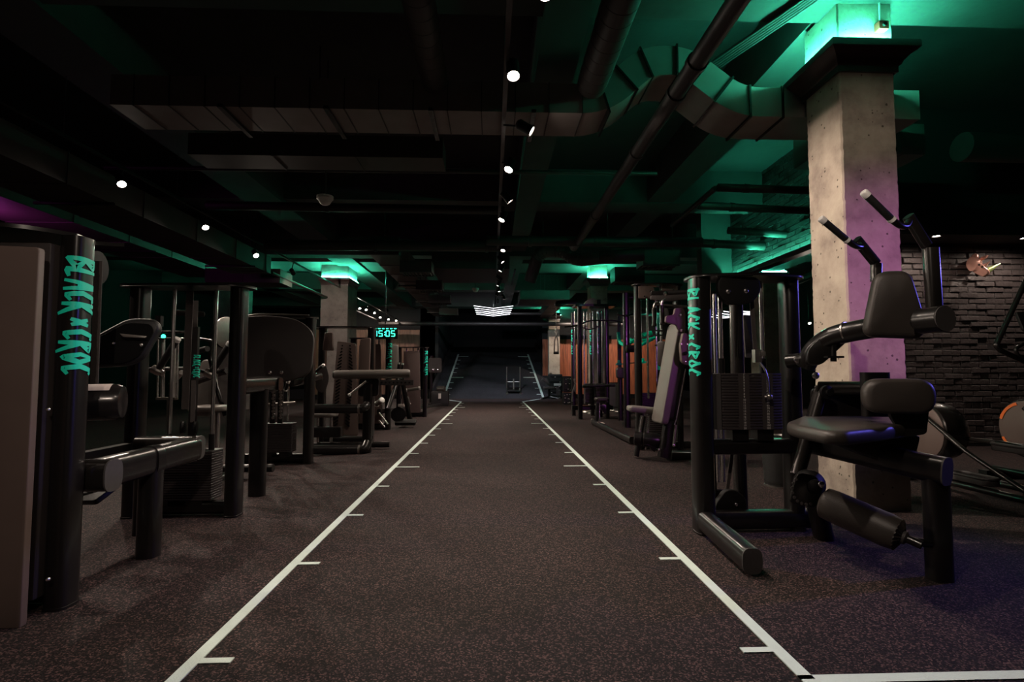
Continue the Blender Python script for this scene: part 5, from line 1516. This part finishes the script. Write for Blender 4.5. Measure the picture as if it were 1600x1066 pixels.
# cable tray
t = thing('cable_tray', 'bundle of grey cables along the ceiling left of the column head', 'cables', (2.5, 4.0, 4.0))
for k in range(5):
    part('cable', MB().tube([(2.06 + k * .035, 4.9, 4.02), (2.5 + k * .03, 3.9, 4.03), (2.66 + k * .02, 3.2, 4.03)], .012, 8, .2), CAPM, t)
# smoke detectors
def detector(label, p):
    t = thing('smoke_detector', label, 'detector', p)
    part('bell', MB().lathe(p, (0, 0, -1), [(.10, -.01), (.10, .025), (.085, .04), (.06, .085), (.035, .1), (.01, .102)], 24), WHITE, t)
    part('stem', MB().cyl(V(p), V((p[0], p[1], 4.7)), .012, 8), CAPM, t)
detector('white bell shaped detector hanging left of the centre lamps', at(508, 308, 6.6))
detector('small far detector just left of the chandelier', at(743, 451, 15.0))

# ------------------------------------------------------------------ lamp tracks and spotlights
ORD = ['first', 'second', 'third', 'fourth', 'fifth', 'sixth', 'seventh', 'eighth', 'ninth', 'tenth', 'eleventh', 'twelfth', 'thirteenth']
def track(label, x, y0, y1, z, ys):
    t = thing('light_track', label, 'lamp track', (x, y0, z))
    part('rail', MB().box((x, (y0 + y1) / 2, z), (.036, y1 - y0, .032)), STEEL, t)
    for y in ys:
        part('wire', MB().cyl((x, y, z), (x, y, 4.7), .003, 6), CAPM, t)
    return t
def spot(label, head, aim, track_pt, power, group, far=False, size=1.0, lit=True, col=WARM, spread=2.2):
    head, aim, tp = V(head), V(aim), V(track_pt)
    d = (aim - head).normalized()
    t = thing('track_spotlight', label, 'spotlight', tp, group)
    r = .036 * size
    b = head - d * .12
    body = part('housing', MB().lathe(b, d, [(r * .6, -.02), (r, 0), (r, .115), (r * 1.06, .12), (r * 1.06, .135), (r * .92, .135), (r * .9, .122)], 20), STEEL, t)
    part('lens', MB().lathe(head, d, [(r * .9, .004), (r * .6, .007), (.004, .009)], 20), (BULB2 if far else BULB), t)
    part('yoke', MB().tube([tp, tp + (b - tp) * .5 + V((0, 0, -.01)), b + d * .05], .009, 8), STEEL, t)
    if lit:
        lamp('spot_light', 'SPOT', head + d * .02, col, power, t, aim=aim, spot_size=spread, spot_blend=.8, shadow_soft_size=.035)
    return t
GC, GL, GR = 'spotlights on the centre track', 'spotlights on the left track', 'spotlights washing the brick wall'
zt = 3.14
track('thin black lamp track over the middle of the lane', .10, 2.2, 17.5, 3.318, (2.5, 4.42, 6.3, 8.4, 10.4, 11.9, 14.4, 16.6))
cl = [(802, 117, (.3, 2.4)), (829, 204, (2.8, 4.32, 1.7)), (795, 264, (-.9, 4.0)), (796, 314, (2.0, 6.7, .9)), (784, 343, (-1.2, 6.3)), (786, 391, (-.4, 7.5)), (785, 409, (2.2, 9.6, .6)), (782, 423, (-1.6, 10.6)), (783, 437, (2.4, 12.4, 1.2)), (778, 446, (-1.5, 12.6)), (780, 455, (.2, 13.4)), (776, 461, (-1.6, 14.6)), (788, 467, (1.8, 15.2))]
Hh = zt - EYE
for k, (px, py, am) in enumerate(cl):
    Y = FPX * Hh / (581 - py)
    p = at(px, py, Y)
    spot('%s lamp of the centre ceiling track counted from the viewer' % ORD[k], p, (am[0], am[1], 0 if len(am) < 3 else am[2]), (.10, Y + (.10 if k < 7 else -.02), 3.285), (400 if k == 1 else 260 if len(am) > 2 else 140 if k < 5 else 190), GC, far=k > 4, size=1.3 if k < 5 else 1.1, spread=1.25 if len(am) > 2 else 2.2)
track('lamp track running along the left machines', -4.25, 3.0, 23.0, 3.41, (3.4, 5.3, 7.2, 9.1, 11.0, 13.2, 16.6, 18.6, 21.0))
ll = [(190, 287, (-2.3, 4.4, .4)), (321, 355, (-2.4, 6.2, .4)), (400, 399, (-2.1, 7.4, .4)), (458, 427, (-4.35, 14.9, 1.6))]
for k, (px, py, am) in enumerate(ll):
    Y = 4.25 / ((769 - px) / FPX)
    p = at(px, py, Y)
    spot('%s lamp along the left track counted from the viewer' % ORD[k], p, am, (-4.25, Y + .06, 3.385), 170 if k < 3 else 240, GL, size=1.3, spread=1.9 if k < 3 else 1.6)
for k, (px, py) in enumerate(((562, 482), (572, 484), (585, 489), (594, 496), (607, 499), (619, 501))):
    Y = FPX * (3.22 - EYE) / (581 - py)
    p = at(px, py, Y)
    spot('%s of the small far lamps beyond the broad grey column' % ORD[k], p, (p.x + 1.2, Y - 3.2, 0), (-4.25, Y + .05, 3.385), 55, 'far lamps on the left track', far=True, size=1.2)
# off-frame lamp over the nearest machine keeps the row going
spot('lamp of the left track just outside the frame over the nearest machine', (-4.2, 4.0, zt - .06), (-2.3, 2.4, .5), (-4.25, 4.05, 3.385), 150, GL, size=1.25)
spot('lamp at the upper frame edge over the middle of the lane', at(852, -12, 2.88), (.4, 1.0, 0), (.10, 2.9, 3.285), 120, GC, size=1.25)
# wall washers on the right
for k, px in enumerate((1463, 1601)):
    p = at(px, 368 + k * 3, 7.0)
    spot(['wall lamp shining on the bricks right of the column', 'wall lamp at the right frame edge over the bricks'][k], p, (p.x, 7.0, 2.2), (p.x, 7.06, 2.95), 46, GR, size=1.5, spread=2.9)
p = at(1265, 505, 15.2)
spot('small far lamp right of the nearest weight tower', p, (p.x - 1, 12.0, 0), (p.x, 15.3, 4.7), 60, None, far=True, size=1.2)
# lamps at the far end: one added to brighten the ramp, others on the timber walls
for k, (x, y, ax_, ay, az, pw) in enumerate(((.2, 19.4, .1, 23.0, .1, 480), (3.6, 22.4, 4.2, 25.3, 1.6, 330), (6.2, 22.4, 6.4, 25.3, 1.6, 260), (-4.4, 22.4, -4.4, 25.3, 2.0, 170), (-6.8, 22.4, -6.6, 25.3, 2.0, 120))):
    spot(['added far lamp brightening the ramp foot', 'far lamp nearest the lane on the right timber wall', 'far lamp farther right on the right timber wall', 'far lamp nearest the lane on the left timber wall', 'far lamp farther left on the left timber wall'][k],
         (x, y, 3.62), (ax_, ay, az), (x, y - .02, 4.7), pw, 'lamps on the far walls', far=True, spread=1.7 if k else 2.3, col=(.85, .88, 1) if k == 0 else WARM)
